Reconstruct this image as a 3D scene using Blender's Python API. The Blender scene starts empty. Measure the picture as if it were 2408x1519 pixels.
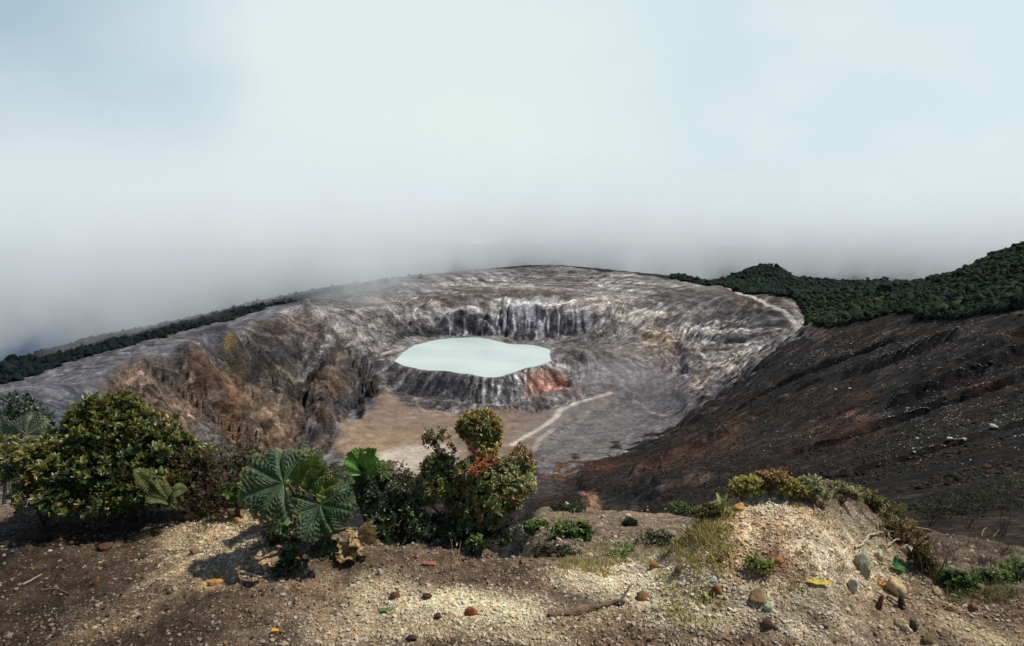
# A volcano crater with a milky lake, seen from the planted rim under a low bank of cloud.
import bpy, math, random
import numpy as np
from mathutils import Vector, Matrix

random.seed(7)
RNG = np.random.default_rng(11)
scene = bpy.context.scene
COL = scene.collection
R = math.radians

# ------------------------------------------------------------------ camera
FPX = 640.0                  # focal length in pixels of a 1024 wide picture
PITCH = R(8.7)
cam_data = bpy.data.cameras.new('camera')
cam_data.sensor_width = 36.0
cam_data.lens = 36.0 * FPX / 1024.0
cam_data.clip_start = 0.05
cam_data.clip_end = 90000.0
cam = bpy.data.objects.new('camera', cam_data)
COL.objects.link(cam)
cam.location = (0, 0, 0)
cam.rotation_euler = (R(90) - PITCH, 0, 0)
scene.camera = cam
EYE = 2.0                    # eye above the rim ground


def sight(u, v):
    """bearing and slope (rise over run) of the line of sight through a point of the 2408 px wide survey photograph"""
    u = np.asarray(u, float); v = np.asarray(v, float)
    x = (u * 0.425249 - 512.0) / FPX
    y = (v * 0.425249 - 323.0) / FPX
    fw = math.cos(PITCH) - y * math.sin(PITCH)
    dz = -math.sin(PITCH) - y * math.cos(PITCH)
    return np.arctan2(x, fw), dz / np.hypot(x, fw)


# ------------------------------------------------------------------ numpy noise
_rs = np.random.RandomState(3)
_perm = np.tile(_rs.permutation(512), 3)
_ga = _rs.rand(512) * 2 * np.pi
_gx, _gy = np.cos(_ga), np.sin(_ga)


def perlin(x, y, seed=0):
    x = np.asarray(x, float) + seed * 37.17; y = np.asarray(y, float) - seed * 19.73
    xi = np.floor(x).astype(np.int64); yi = np.floor(y).astype(np.int64)
    xf = x - xi; yf = y - yi
    u = xf * xf * xf * (xf * (xf * 6 - 15) + 10); w = yf * yf * yf * (yf * (yf * 6 - 15) + 10)
    def g(ix, iy, dx, dy):
        h = _perm[(_perm[ix & 511] + iy) & 511]
        return _gx[h] * dx + _gy[h] * dy
    a = g(xi, yi, xf, yf); b = g(xi + 1, yi, xf - 1, yf)
    c = g(xi, yi + 1, xf, yf - 1); d = g(xi + 1, yi + 1, xf - 1, yf - 1)
    return ((a + u * (b - a)) * (1 - w) + (c + u * (d - c)) * w) * 1.5


def fbm(x, y, oct=4, seed=0, gain=0.5):
    s = 0; a = 1.0; t = 0
    for k in range(oct):
        s = s + a * perlin(x * 2 ** k, y * 2 ** k, seed + k * 3); t += a; a *= gain
    return s / t


def ss(a, b, x):
    t = np.clip((x - a) / (b - a), 0, 1)
    return t * t * (3 - 2 * t)


def lin(c):
    c = np.asarray(c, float) / 255.0
    return np.where(c <= 0.04045, c / 12.92, ((c + 0.055) / 1.055) ** 2.4)


def alb(r, g, b, L=1.45):
    """base colour of a surface that photographs as r, g, b in light of strength L"""
    return lin((r, g, b)) / L


# ------------------------------------------------------------------ object helpers
def link(name, mesh, mat=None, parent=None):
    o = bpy.data.objects.new(name, mesh)
    COL.objects.link(o)
    if mat is not None and not mesh.materials:
        mesh.materials.append(mat)
    if parent is not None:
        o.parent = parent
    return o


def tag(o, label=None, cat=None, group=None, kind=None):
    if label: o['label'] = label
    if cat: o['category'] = cat
    if group: o['group'] = group
    if kind: o['kind'] = kind
    return o


def empty(name, loc, label, cat, group=None):
    o = bpy.data.objects.new(name, None)
    o.empty_display_size = 0.1
    COL.objects.link(o)
    o.location = loc
    return tag(o, label, cat, group)


def np_mesh(name, verts, faces, col=None, smooth=True):
    """verts (N,3); faces (M,k) all of one size, or a list of such arrays"""
    me = bpy.data.meshes.new(name)
    if not isinstance(faces, list): faces = [faces]
    faces = [np.asarray(f, np.int32) for f in faces if len(f)]
    verts = np.asarray(verts, np.float32)
    nl = sum(f.size for f in faces); nf = sum(len(f) for f in faces)
    me.vertices.add(len(verts)); me.loops.add(nl); me.polygons.add(nf)
    me.vertices.foreach_set('co', verts.ravel())
    me.loops.foreach_set('vertex_index', np.concatenate([f.ravel() for f in faces]))
    tot = np.concatenate([np.full(len(f), f.shape[1], np.int32) for f in faces])
    me.polygons.foreach_set('loop_start', np.concatenate([[0], np.cumsum(tot)[:-1]]).astype(np.int32))
    me.polygons.foreach_set('use_smooth', np.full(nf, bool(smooth)))
    if col is not None:
        at = me.attributes.new('tint', 'FLOAT_COLOR', 'POINT')
        c4 = np.ones((len(verts), 4), np.float32); col = np.asarray(col); c4[:, :col.shape[-1]] = col
        at.data.foreach_set('color', c4.ravel())
    me.update(calc_edges=True)
    me.validate()
    return me


def grid_faces(nr, nc, loop=False):
    i = np.arange(nr - 1)[:, None]; j = np.arange(nc if loop else nc - 1)[None, :]
    j2 = (j + 1) % nc
    a = i * nc + j; b = i * nc + j2; c = (i + 1) * nc + j2; d = (i + 1) * nc + j
    return np.stack([a, b, c, d], -1).reshape(-1, 4)


class Bag:
    """collects vertices, faces and tints and links them as one mesh"""
    def __init__(s): s.v = []; s.f = {}; s.c = []; s.n = 0
    def add(s, v, f, c):
        v = np.asarray(v, float).reshape(-1, 3); f = np.asarray(f, np.int64)
        c = np.broadcast_to(np.asarray(c, float), v.shape)
        s.v.append(v); s.c.append(c); s.f.setdefault(f.shape[1], []).append(f + s.n); s.n += len(v)
    def mesh(s, name, smooth=True):
        return np_mesh(name, np.concatenate(s.v), [np.concatenate(x) for x in s.f.values()], np.concatenate(s.c), smooth)
    def build(s, name, mat, parent=None, smooth=True):
        return link(name, s.mesh(name, smooth), mat, parent)


# ------------------------------------------------------------------ materials
def new_mat(name):
    m = bpy.data.materials.new(name); m.use_nodes = True
    nt = m.node_tree; nt.nodes.clear()
    out = nt.nodes.new('ShaderNodeOutputMaterial')
    b = nt.nodes.new('ShaderNodeBsdfPrincipled')
    nt.links.new(b.outputs[0], out.inputs[0])
    return m, nt, b, out


def nd(nt, typ, **kw):
    n = nt.nodes.new(typ)
    for k, v in kw.items():
        if k.startswith('i_'):
            n.inputs[int(k[2:]) if k[2:].isdigit() else k[2:].replace('_', ' ')].default_value = v
        else: setattr(n, k, v)
    return n


def ramp(nt, src, stops):
    n = nt.nodes.new('ShaderNodeValToRGB')
    e = n.color_ramp.elements
    while len(e) < len(stops): e.new(0.5)
    for el, (p, c) in zip(e, stops):
        el.position = p; el.color = (c, c, c, 1) if not hasattr(c, '__len__') else (*c, 1)
    nt.links.new(src, n.inputs[0]); return n.outputs[0]


def mixc(nt, typ, fac, a, b):
    n = nt.nodes.new('ShaderNodeMix'); n.data_type = 'RGBA'; n.blend_type = typ
    for sock, val in ((n.inputs[0], fac), (n.inputs[6], a), (n.inputs[7], b)):
        if hasattr(val, 'links') or hasattr(val, 'node'): nt.links.new(val, sock)
        elif isinstance(val, (int, float)): sock.default_value = val if sock.type == 'VALUE' else (val, val, val, 1)
        else: sock.default_value = (*val, 1)
    return n.outputs[2]


def noise_out(nt, vec, scale, detail=6, rough=0.6, out=0):
    n = nd(nt, 'ShaderNodeTexNoise'); n.inputs['Scale'].default_value = scale
    n.inputs['Detail'].default_value = detail; n.inputs['Roughness'].default_value = rough
    nt.links.new(vec, n.inputs['Vector']); return n.outputs[out]


def earth_mat(name, scales, lo, hi, bumps, rough=0.95, broken=()):
    """tinted ground: the mesh's own tint broken up by noise of several sizes, with relief of several sizes"""
    m, nt, b, out = new_mat(name)
    pos = nd(nt, 'ShaderNodeNewGeometry').outputs['Position']
    att = nd(nt, 'ShaderNodeAttribute', attribute_name='tint'); c = att.outputs['Color']; ragged = att.outputs['Alpha']
    if broken:                       # crisp patches of bare rock and ash, laid in beds
        mp = nd(nt, 'ShaderNodeMapping'); mp.inputs['Scale'].default_value = (1, 1, 2.6); nt.links.new(pos, mp.inputs[0])
        for s, a, z, w in broken:
            f = noise_out(nt, mp.outputs[0], s, 14, 0.74)
            c = mixc(nt, 'MULTIPLY', ragged, c, ramp(nt, f, [(0.5 - w, a), (0.5 - w * .2, 1.0), (0.5 + w * .2, 1.0), (0.5 + w, z)]))
    for k, s in enumerate(scales):
        f = noise_out(nt, pos, s, 8, 0.68)
        c = mixc(nt, 'MULTIPLY', 1.0, c, ramp(nt, f, [(0.32, lo), (0.5, 1.0), (0.68, hi)]))
    nrm = None
    for s, d in bumps:
        bp = nd(nt, 'ShaderNodeBump'); bp.inputs['Strength'].default_value = 1.0; bp.inputs['Distance'].default_value = d
        nt.links.new(noise_out(nt, pos, s, 10, 0.68), bp.inputs['Height'])
        if broken: nt.links.new(ragged, bp.inputs['Strength'])
        if nrm is not None: nt.links.new(nrm, bp.inputs['Normal'])
        nrm = bp.outputs[0]
    nt.links.new(c, b.inputs['Base Color']); nt.links.new(nrm, b.inputs['Normal'])
    b.inputs['Roughness'].default_value = rough; b.inputs['Specular IOR Level'].default_value = 0.15
    return m


def leaf_mat(name, rough=0.45, trans=0.25, spec=0.4):
    m, nt, b, out = new_mat(name)
    c = nd(nt, 'ShaderNodeAttribute', attribute_name='tint').outputs['Color']
    pos = nd(nt, 'ShaderNodeNewGeometry').outputs['Position']
    c = mixc(nt, 'MULTIPLY', 1.0, c, ramp(nt, noise_out(nt, pos, 60, 3), [(0.3, 0.75), (0.7, 1.2)]))
    nt.links.new(c, b.inputs['Base Color'])
    b.inputs['Roughness'].default_value = rough; b.inputs['Specular IOR Level'].default_value = spec
    t = nd(nt, 'ShaderNodeBsdfTranslucent')
    tc = mixc(nt, 'MULTIPLY', 1.0, c, (1.3, 1.35, 0.55)); nt.links.new(tc, t.inputs[0])
    mx = nd(nt, 'ShaderNodeMixShader'); mx.inputs[0].default_value = trans
    nt.links.new(b.outputs[0], mx.inputs[1]); nt.links.new(t.outputs[0], mx.inputs[2]); nt.links.new(mx.outputs[0], out.inputs[0])
    return m


def tint_mat(name, rough=0.9, lo=0.75, hi=1.2, scale=40, bump=0.002):
    m, nt, b, out = new_mat(name)
    c = nd(nt, 'ShaderNodeAttribute', attribute_name='tint').outputs['Color']
    pos = nd(nt, 'ShaderNodeTexCoord').outputs['Object']
    f = noise_out(nt, pos, scale, 6, 0.65)
    c = mixc(nt, 'MULTIPLY', 1.0, c, ramp(nt, f, [(0.3, lo), (0.7, hi)]))
    nt.links.new(c, b.inputs['Base Color'])
    b.inputs['Roughness'].default_value = rough; b.inputs['Specular IOR Level'].default_value = 0.2
    if bump:
        bp = nd(nt, 'ShaderNodeBump'); bp.inputs['Strength'].default_value = 0.8; bp.inputs['Distance'].default_value = bump
        nt.links.new(f, bp.inputs['Height']); nt.links.new(bp.outputs[0], b.inputs['Normal'])
    return m
# ------------------------------------------------------------------ the lie of the land
# survey points of the big slopes: photograph column and row, and distance in metres
SURVEY = [
 # ash plain outside the western rim, the wood beyond it and the lowland
 (0,904,900),(223,828,1080),(446,772,1280),(632,720,1500),(758,691,1680),
 (0,872,1250),(60,862,1350),(200,803,1500),(400,765,1600),(560,725,1750),
 (0,940,610),(100,950,600),(150,1000,470),(0,1000,430),(0,920,740),(100,868,990),(100,890,880),(100,915,760),(223,850,960),(223,880,800),(330,801,1180),(330,826,960),(446,795,1080),(446,812,960),(546,747,1390),(546,765,1200),(632,735,1340),
 # western rim and its inner face
 (223,917,655),(316,849,780),(453,824,900),(546,785,1010),(728,711,1310),(640,750,1170),
 (350,935,690),(450,950,800),(600,950,850),(680,930,930),(800,985,900),(700,1080,775),(600,1060,670),(280,1000,580),(420,1040,600),
 (560,870,1000),(650,860,1060),(740,850,1090),(800,800,1230),(850,870,1110),(720,780,1210),(860,820,1190),
 (900,760,1440),(820,730,1470),(940,800,1340),(900,712,1600),(820,700,1640),
 # far wall
 (905,668,1760),(1050,650,1800),(1180,636,1820),(1300,628,1820),(1480,650,1760),(1600,662,1690),(1680,668,1610),
 (1000,692,1640),(1100,674,1690),(1250,668,1690),(1400,672,1680),
 (1000,722,1530),(1100,716,1510),(1280,704,1510),(1380,716,1490),
 (1000,768,1450),(1100,772,1440),(1250,778,1430),(1330,776,1420),
 # eastern wall, trail and outer side
 (1760,695,1370),(1830,725,1170),(1890,766,960),(1400,758,1430),(1450,700,1560),(1550,795,1270),(1500,770,1370),
 (1600,720,1430),(1750,742,1210),(1800,800,1060),(1720,850,1030),(1600,862,1110),(1450,868,1110),(1560,700,1530),(1660,790,1180),
 (1960,742,1130),(1870,705,1500),(2060,735,900),
 (1340,850,1150),(1372,882,1100),(1352,908,1060),(912,855,1125),(905,880,1090),(1330,830,1190),
 # floor of the crater
 (900,900,1075),(940,960,980),(1100,962,975),(1250,962,980),(1350,950,1000),(1400,930,1030),(1500,905,1060),(1000,1030,855),(1150,1030,860),
 (1000,1090,760),(890,1078,775),(1560,955,985),(1300,1040,840),(1450,1000,905),(820,1050,810),(1200,1100,745),
 # dark eastern slope under the viewpoint
 (1905,784,880),(1765,868,880),(1655,958,870),(1500,1050,790),(1330,1100,725),
 (2000,900,450),(2400,900,220),(2200,1000,200),(1900,1000,370),(1700,1050,420),(1500,1130,330),(1350,1165,250),
 (2300,1100,90),(1700,1150,150),(2000,1120,120),(2100,820,560),(2250,860,340),(2400,1040,110),(1850,900,640),
 (2400,732,430),(2250,752,560),(2100,748,700),(2000,765,760),(2400,800,310),
 # wooded hills
 (2400,580,900),(2330,615,960),(2250,648,1050),(2170,668,1200),(2300,700,700),(2400,660,680),
]
# points no line of sight reaches, as bearing in degrees, distance and height
HIDDEN = [(-40,2200,-480),(-30,2300,-420),(-22,2500,-420),(-12,2600,-400),(0,2600,-380),(10,2600,-380),(18,2500,-330),(26,2600,-300),(36,2400,-250),
 (-50,900,-190),(-50,500,-120),(-50,1500,-300),(-50,3000,-700),(-36,4000,-850),(0,4000,-700),(36,4000,-600),(50,2000,-200),
 (50,900,20),(50,400,-30),(50,150,-20),(50,60,-17),
 (-48,25,-17),(-35,25,-17),(-20,25,-18),(-8,25,-18),(4,25,-16),(14,25,-14.5),(24,25,-13),(34,25,-11),(44,25,-10),
 (-48,70,-40),(-35,70,-42),(-20,70,-44),(-8,70,-44),(4,70,-41),(14,70,-36),(24,60,-26.5),
 (-48,200,-85),(-35,200,-92),(-20,200,-108),(-8,200,-112),(4,200,-108),(-35,400,-122),(-20,420,-185),(-8,420,-200),(4,420,-190),(12,150,-72),
 (-20,600,-228),(-8,620,-262),(4,620,-262)]
_t, _s = sight([p[0] for p in SURVEY], [p[1] for p in SURVEY])
_l = np.log([p[2] for p in SURVEY])
# hills behind the eastern rim, added as separate swells further on
_h = np.array(HIDDEN, float)
CT = np.concatenate([_t, np.radians(_h[:, 0])]); CL = np.concatenate([_l, np.log(_h[:, 1])])
CS = np.concatenate([_s, _h[:, 2] / _h[:, 1]])


def _phi(d2): return 0.5 * d2 * np.log(d2 + 1e-12)


def _fit():
    n = len(CT)
    d2 = (CT[:, None] - CT) ** 2 + (CL[:, None] - CL) ** 2
    A = np.zeros((n + 3, n + 3)); A[:n, :n] = _phi(d2) + np.eye(n) * 2e-4
    P = np.stack([np.ones(n), CT, CL], 1); A[:n, n:] = P; A[n:, :n] = P.T
    return np.linalg.solve(A, np.concatenate([CS, np.zeros(3)]))


CW = _fit()


def slope_of(t, l):
    shp = t.shape; t = t.ravel(); l = l.ravel(); o = np.empty(len(t))
    for i in range(0, len(t), 40000):
        a, b = t[i:i + 40000], l[i:i + 40000]
        d2 = (a[:, None] - CT) ** 2 + (b[:, None] - CL) ** 2
        o[i:i + 40000] = _phi(d2) @ CW[:-3] + CW[-3] + CW[-2] * a + CW[-1] * b
    return o.reshape(shp)


def coarse(fn, t, l, k):
    """evaluate a smooth fn on every k-th row and column of the grid and interpolate"""
    nr, nc = t.shape
    ri = np.unique(np.append(np.arange(0, nr, k), nr - 1)); ci = np.unique(np.append(np.arange(0, nc, k), nc - 1))
    return spread(fn(t[np.ix_(ri, ci)], l[np.ix_(ri, ci)]), ri, ci, nr, nc)


def spread(z, ri, ci, nr, nc):
    z = np.stack([np.interp(np.arange(nc), ci, row) for row in z])
    a = np.clip(np.searchsorted(ri, np.arange(nr), 'right') - 1, 0, len(ri) - 2)
    f = ((np.arange(nr) - ri[a]) / (ri[a + 1] - ri[a]))[:, None]
    return z[a] * (1 - f) + z[a + 1] * f


# ---- the lake
LAKE_Z = -249.0
_lk = [(465,770),(482,752),(500,735),(520,716),(545,700),(572,680),(600,665),(640,657),(700,640),(760,628),(830,622),(900,619),(960,617),(1015,618),(1060,627),(1100,634),(1150,646),(1190,657),(1230,661),
       (1290,661),(1330,663),(1380,672),(1420,682),(1448,690),(1458,705),(1453,722),(1458,742),(1470,765),(1440,778),(1400,795),(1350,806),(1300,815),(1250,833),(1200,850),(1150,866),(1110,872),
       (1050,871),(1000,862),(940,853),(880,845),(820,837),(760,830),(700,829),(640,822),(590,812),(540,800),(500,786)]
_lt, _ls = sight([(800 + a / 2.531) * .9406 for a, b in _lk], [(600 + b / 2.531) * .9406 for a, b in _lk])
_lr = LAKE_Z / _ls
LAKE = np.stack([_lr * np.sin(_lt), _lr * np.cos(_lt)], 1)


def lake_dist(x, y):
    """signed distance to the shore, positive on land"""
    d = np.full(x.shape, 1e9); ins = np.zeros(x.shape, bool)
    n = len(LAKE)
    for i in range(n):
        ax, ay = LAKE[i]; bx, by = LAKE[(i + 1) % n]
        ex, ey = bx - ax, by - ay
        t = np.clip(((x - ax) * ex + (y - ay) * ey) / (ex * ex + ey * ey), 0, 1)
        d = np.minimum(d, np.hypot(x - ax - t * ex, y - ay - t * ey))
        c = ((ay > y) != (by > y)) & (x < (bx - ax) * (y - ay) / (by - ay + 1e-9) + ax)
        ins ^= c
    return np.where(ins, -d, d)


# ---- the rim ground in front of the camera
_lip = [(-300,1180),(0,1190),(200,1196),(400,1200),(600,1215),(700,1290),(900,1296),(1100,1282),(1250,1312),(1350,1335),(1440,1322),(1520,1300),(1590,1270),(1650,1215),(1720,1172),
        (1800,1152),(1900,1150),(2000,1160),(2080,1185),(2150,1260),(2190,1345),(2240,1385),(2300,1402),(2400,1402),(2700,1400)]
_a, _b = sight([p[0] for p in _lip], [p[1] for p in _lip])
_zl = -EYE + 0.40 * np.exp(-((np.degrees(_a) - 22.5) / 7.5) ** 4)
LIP_T, LIP_R = _a, _zl / _b


def ground_z(x, y, rough=True):
    r = np.hypot(x, y); t = np.arctan2(x, y); td = np.degrees(t)
    Rl = np.interp(t, LIP_T, LIP_R) + 0.10 * perlin(td * 0.5, td * 0, 5)
    mound = 0.42 * np.exp(-((td - 22.5) / 7.5) ** 4) * ss(2.6, 4.1, r)
    knoll = 0.10 * np.exp(-((td + 20) / 9.0) ** 2 - ((r - 4.1) / .7) ** 2)
    z = -EYE + mound + knoll - 0.08 * np.exp(-((td - 4) / 8.0) ** 2 - ((r - 4.0) / .8) ** 2)
    z = z + 0.07 * fbm(x * 0.9, y * 0.9, 2, 21)
    if rough:
        z = z + 0.022 * fbm(x * 5, y * 5, 3, 22) + 0.007 * fbm(x * 24, y * 24, 3, 23, .6)
    d = np.maximum(r - Rl, 0)
    z = z - 1.15 * d * d / (d + 0.30)
    tz = -3.3 - np.maximum(r - 6, 0) * 0.41 + 0.055 * r * ss(20, 40, td) - ss(3, -6, td) * (0.6 * np.maximum(r - 3, 0)) + 0.12 * fbm(x * .7, y * .7, 4, 31)
    if rough: tz = tz + 0.05 * fbm(x * 3, y * 3, 3, 32)
    k = 0.25; h = np.clip(0.5 + 0.5 * (z - tz) / k, 0, 1)
    z = tz + (z - tz) * h + k * h * (1 - h)
    return z


# ---- the big terrain, on a fan of bearings and distances as the survey sees it
NR, NC = 1090, 1080
T_AX = np.radians(np.linspace(-51, 51, NC))
L_AX = np.concatenate([np.linspace(np.log(13.0), np.log(520), 360), np.linspace(np.log(520), np.log(2200), 671)[1:], np.linspace(np.log(2200), np.log(60000), 61)[1:]])
TT, LL = np.meshgrid(T_AX, L_AX)
RR = np.exp(LL); XX = RR * np.sin(TT); YY = RR * np.cos(TT)
DT = T_AX[1] - T_AX[0]


def base_height():
    z = coarse(slope_of, TT, np.minimum(LL, np.log(3800)), 6) * RR
    far = ss(2600, 6000, RR)
    z = z * (1 - far) + far * (np.maximum(-900 - 0.085 * (RR - 4000), -1720) + 60 * fbm(XX / 1800, YY / 1800, 4, 90))
    z = z - 16 * ss(1480, 1760, RR) * ss(R(15), R(17), TT) * ss(R(34), R(30), TT)
    # separate swells: the hill and saddle behind the eastern trail
    def swell(u, v, r, w, d, p=2.0):
        t, s = sight(u, v); t = float(t); h = float(s) * r
        return t, h, r, w, d, p
    for u, v, r, w, d in ((1800,628,2000,.058,330),(1895,664,2000,.05,260),(2060,667,2020,.10,260),(2180,673,2000,.09,240)):
        t, h, r0, w, d, p = swell(u, v, r, w, d)
        m = np.exp(-np.abs((TT - t) / w) ** 2.0 - np.abs((RR - r0) / d) ** 2.0)
        top = h + 0 * RR
        z = np.maximum(z, z * (1 - m) + top * m)
    # ridge peaks of the western rim
    for u, v, r, w, h in ((546,790,1010,24,8),(728,716,1310,28,8),(640,790,1110,30,9),(760,800,1180,34,14),(700,880,1020,32,10)):
        t, s = sight(u, v); x, y = r * math.sin(t), r * math.cos(t)
        z = z + h * np.exp(-np.hypot(XX - x, YY - y) ** 2 / w ** 2)
    return z


Z0 = base_height()
DLK = lake_dist(XX, YY)


def lake_bowl(z):
    """bank of the lake: a wall towards the viewer, a shelf and cliffs on the far side"""
    tl, tr = [float(sight(u, 900)[0]) for u in (905, 1345)]
    near = ss(LAKE[:, 1].mean() + 40, LAKE[:, 1].mean() - 60, YY) * ss(1300, 1180, RR) * ss(tl - .02, tl + .03, TT) * ss(tr + .02, tr - .04, TT)
    crest = LAKE_Z + 1.6 + 1.2 * fbm(XX / 30, YY / 30, 2, 41)
    wall = crest - 30 * ss(3, 58, DLK) + 1.6 * perlin(XX / 9, YY / 9, 45) * ss(6, 20, DLK) * ss(46, 24, DLK)
    m = near * ss(95, 58, DLK)
    z1 = z * (1 - m) + np.minimum(wall, np.maximum(z, wall)) * m
    shore = LAKE_Z + 0.4 + np.maximum(DLK, 0) * 0.30
    m2 = (1 - near) * ss(55, 6, DLK)
    z1 = z1 * (1 - m2) + np.maximum(shore, LAKE_Z + 0.4) * m2
    z1 = np.where(DLK > 0, np.maximum(z1, LAKE_Z + 0.5 - 300 * np.maximum(ss(0, .1, near), ss(6, 70, DLK) ** 2 + 9 * ss(1600, 1900, RR))), z1)
    return np.where(DLK < 0, LAKE_Z - 1.0 + np.maximum(DLK, -14) * 0.5, z1)


# ---- water-worn gullies: noise carried down the fall lines
def grad(z):
    zl = np.gradient(z, axis=0) / np.gradient(LL, axis=0) / RR
    zt = np.gradient(z, axis=1) / DT / RR
    return zl, zt              # rise outward, rise clockwise


def smooth(z, n):
    for _ in range(n):
        p = np.pad(z, 1, mode='edge'); z = (p[:-2, 1:-1] + p[2:, 1:-1] + p[1:-1, :-2] + p[1:-1, 2:] + 2 * z) / 6
    return z


def bil(a, fi, fj):
    fi = np.clip(fi, 0, a.shape[0] - 1.001); fj = np.clip(fj, 0, a.shape[1] - 1.001)
    i = fi.astype(int); j = fj.astype(int); u = fi - i; w = fj - j
    return (a[i, j] * (1 - w) + a[i, j + 1] * w) * (1 - u) + (a[i + 1, j] * (1 - w) + a[i + 1, j + 1] * w) * u


def fall_lines(z, steps, length):
    """positions reached by walking uphill from every point; a list of x, y arrays at the asked step counts"""
    k = 2
    zs = smooth(z, 14)[::k, ::k]; R2 = RR[::k, ::k]; L2 = LL[::k, ::k]
    gl = np.gradient(zs, axis=0) / np.gradient(L2, axis=0) / R2
    gt = np.gradient(zs, axis=1) / (DT * k) / R2
    dl = np.gradient(L2[:, 0])
    t = TT[::k, ::k].copy(); l = L2.copy(); out = []
    for n in range(1, max(steps) + 1):
        fi = np.interp(l, L2[:, 0], np.arange(len(L2))); fj = (t - T_AX[0]) / (DT * k)
        a = bil(gl, fi, fj); b = bil(gt, fi, fj)
        g = np.hypot(a, b) + 0.03
        r = np.exp(l); st = length * np.clip(r / 900, .03, 1.6)
        l = l + a / g * st / r; t = t + b / g * st / r
        if n in steps:
            ri = np.arange(0, NR, k); ci = np.arange(0, NC, k)
            r = np.exp(l)
            out.append((spread(r * np.sin(t), ri, ci, NR, NC), spread(r * np.cos(t), ri, ci, NR, NC)))
    return out


Z1 = lake_bowl(Z0)
_gl, _gt = grad(smooth(Z1, 6)); STEEP = smooth(np.hypot(_gl, _gt), 4)
FALL = fall_lines(Z0, (3, 9, 22), 14.0)
SC = np.clip(RR / 900, .03, 1.6)           # gullies shrink with distance so that the near slope has its own small ones


def gully(k, wave, seed):
    x, y = FALL[k]
    o = np.zeros_like(RR); tot = np.zeros_like(RR)
    # sizes in octaves fixed to the ground, blended by distance
    lg = np.log2(np.maximum(SC, 1e-3)); lo = np.floor(lg)
    for d in (0, 1):
        w = (1 - (lg - lo)) if d == 0 else (lg - lo)
        sz = wave * 2.0 ** (lo + d)
        o += w * perlin(x / sz, y / sz, seed)
    return o


G1 = gully(2, 62, 51); G2 = gully(1, 26, 52); G3 = gully(0, 12, 53)
G4 = gully(1, 9, 54); G5 = gully(2, 17, 55)
VALLEY = (1 - np.abs(G1) * 2.2).clip(0) ** 1.5          # 1 in a gully bed
VALLEY2 = (1 - np.abs(G2) * 2.2).clip(0) ** 1.5
VALLEY3 = (1 - np.abs(G3) * 2.2).clip(0) ** 1.5
# ------------------------------------------------------------------ where a survey point lies on the slopes
S1 = Z1 / RR


def hit(u, v):
    t, s = sight(u, v); t = float(t); s = float(s)
    j = int(np.clip(round((t - T_AX[0]) / DT), 0, NC - 1))
    c = S1[:, j]; ok = np.nonzero((c[1:] >= s) & (L_AX[1:] > np.log(40)))[0]
    i = ok[0] + 1 if len(ok) else NR - 45
    a, b = c[i - 1], c[i]
    f = 0 if b == a else np.clip((s - a) / (b - a), 0, 1)
    return t, L_AX[i - 1] + f * (L_AX[i] - L_AX[i - 1])


WARP_A = fbm(XX / 60, YY / 60, 5, 61, .6); WARP_B = fbm(XX / 60, YY / 60, 5, 67, .6)
WN_A = fbm(TT * 22, LL * 22, 5, 62, .6); WN_B = fbm(TT * 22, LL * 22, 5, 68, .6)


def patch(u, v, ru, rv, soft=0.45, warp=0.55, ang=0.0):
    t0, l0 = hit(u, v); c, s = math.cos(R(ang)), math.sin(R(ang))
    a1 = hit(u + ru * c, v + ru * s); a0 = hit(u - ru * c, v - ru * s)
    b1 = hit(u - rv * s, v + rv * c); b0 = hit(u + rv * s, v - rv * c)
    lim = lambda d: (d[0], float(np.clip(d[1], -.22, .22)))
    a1 = (t0 + lim((a1[0] - t0, 0))[0], l0 + lim((0, a1[1] - l0))[1]); a0 = (a0[0], l0 + lim((0, a0[1] - l0))[1])
    b1 = (b1[0], l0 + lim((0, b1[1] - l0))[1]); b0 = (b0[0], l0 + lim((0, b0[1] - l0))[1])
    M = np.array([[(a1[0] - a0[0]) / 2, (b1[0] - b0[0]) / 2], [(a1[1] - a0[1]) / 2, (b1[1] - b0[1]) / 2]])
    I = np.linalg.inv(M)
    sub = (np.abs(T_AX - t0) < 4 * abs(M[0]).sum() + .02); J = np.nonzero(sub)[0]
    m = np.zeros_like(RR)
    if len(J) == 0: return m
    sl = slice(J[0], J[-1] + 1)
    dt = TT[:, sl] - t0; dl = LL[:, sl] - l0
    p = I[0, 0] * dt + I[0, 1] * dl + WN_A[:, sl] * warp * 1.6 + warp * .7 * G2[:, sl]; q = I[1, 0] * dt + I[1, 1] * dl + WN_B[:, sl] * warp * 1.6
    m[:, sl] = ss(1 + soft, 1 - soft, np.hypot(p, q))
    return m


def band(pts, w, soft=.5, warp=.4):
    """mask of a strip along survey points; w is its half width as a share of the distance"""
    h = [hit(*p) for p in pts]; d = np.full(RR.shape, 1e9)
    ts = TT + WN_A * .004 * warp; ls = LL + WN_B * .010 * warp
    for (at, al), (bt, bl) in zip(h, h[1:]):
        et, el = bt - at, bl - al
        k = np.clip(((ts - at) * et + (ls - al) * el) / (et * et + el * el + 1e-12), 0, 1)
        d = np.minimum(d, np.hypot(ts - at - k * et, (ls - al - k * el)))
    return ss(w * (1 + soft), w * (1 - soft), d)


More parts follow.
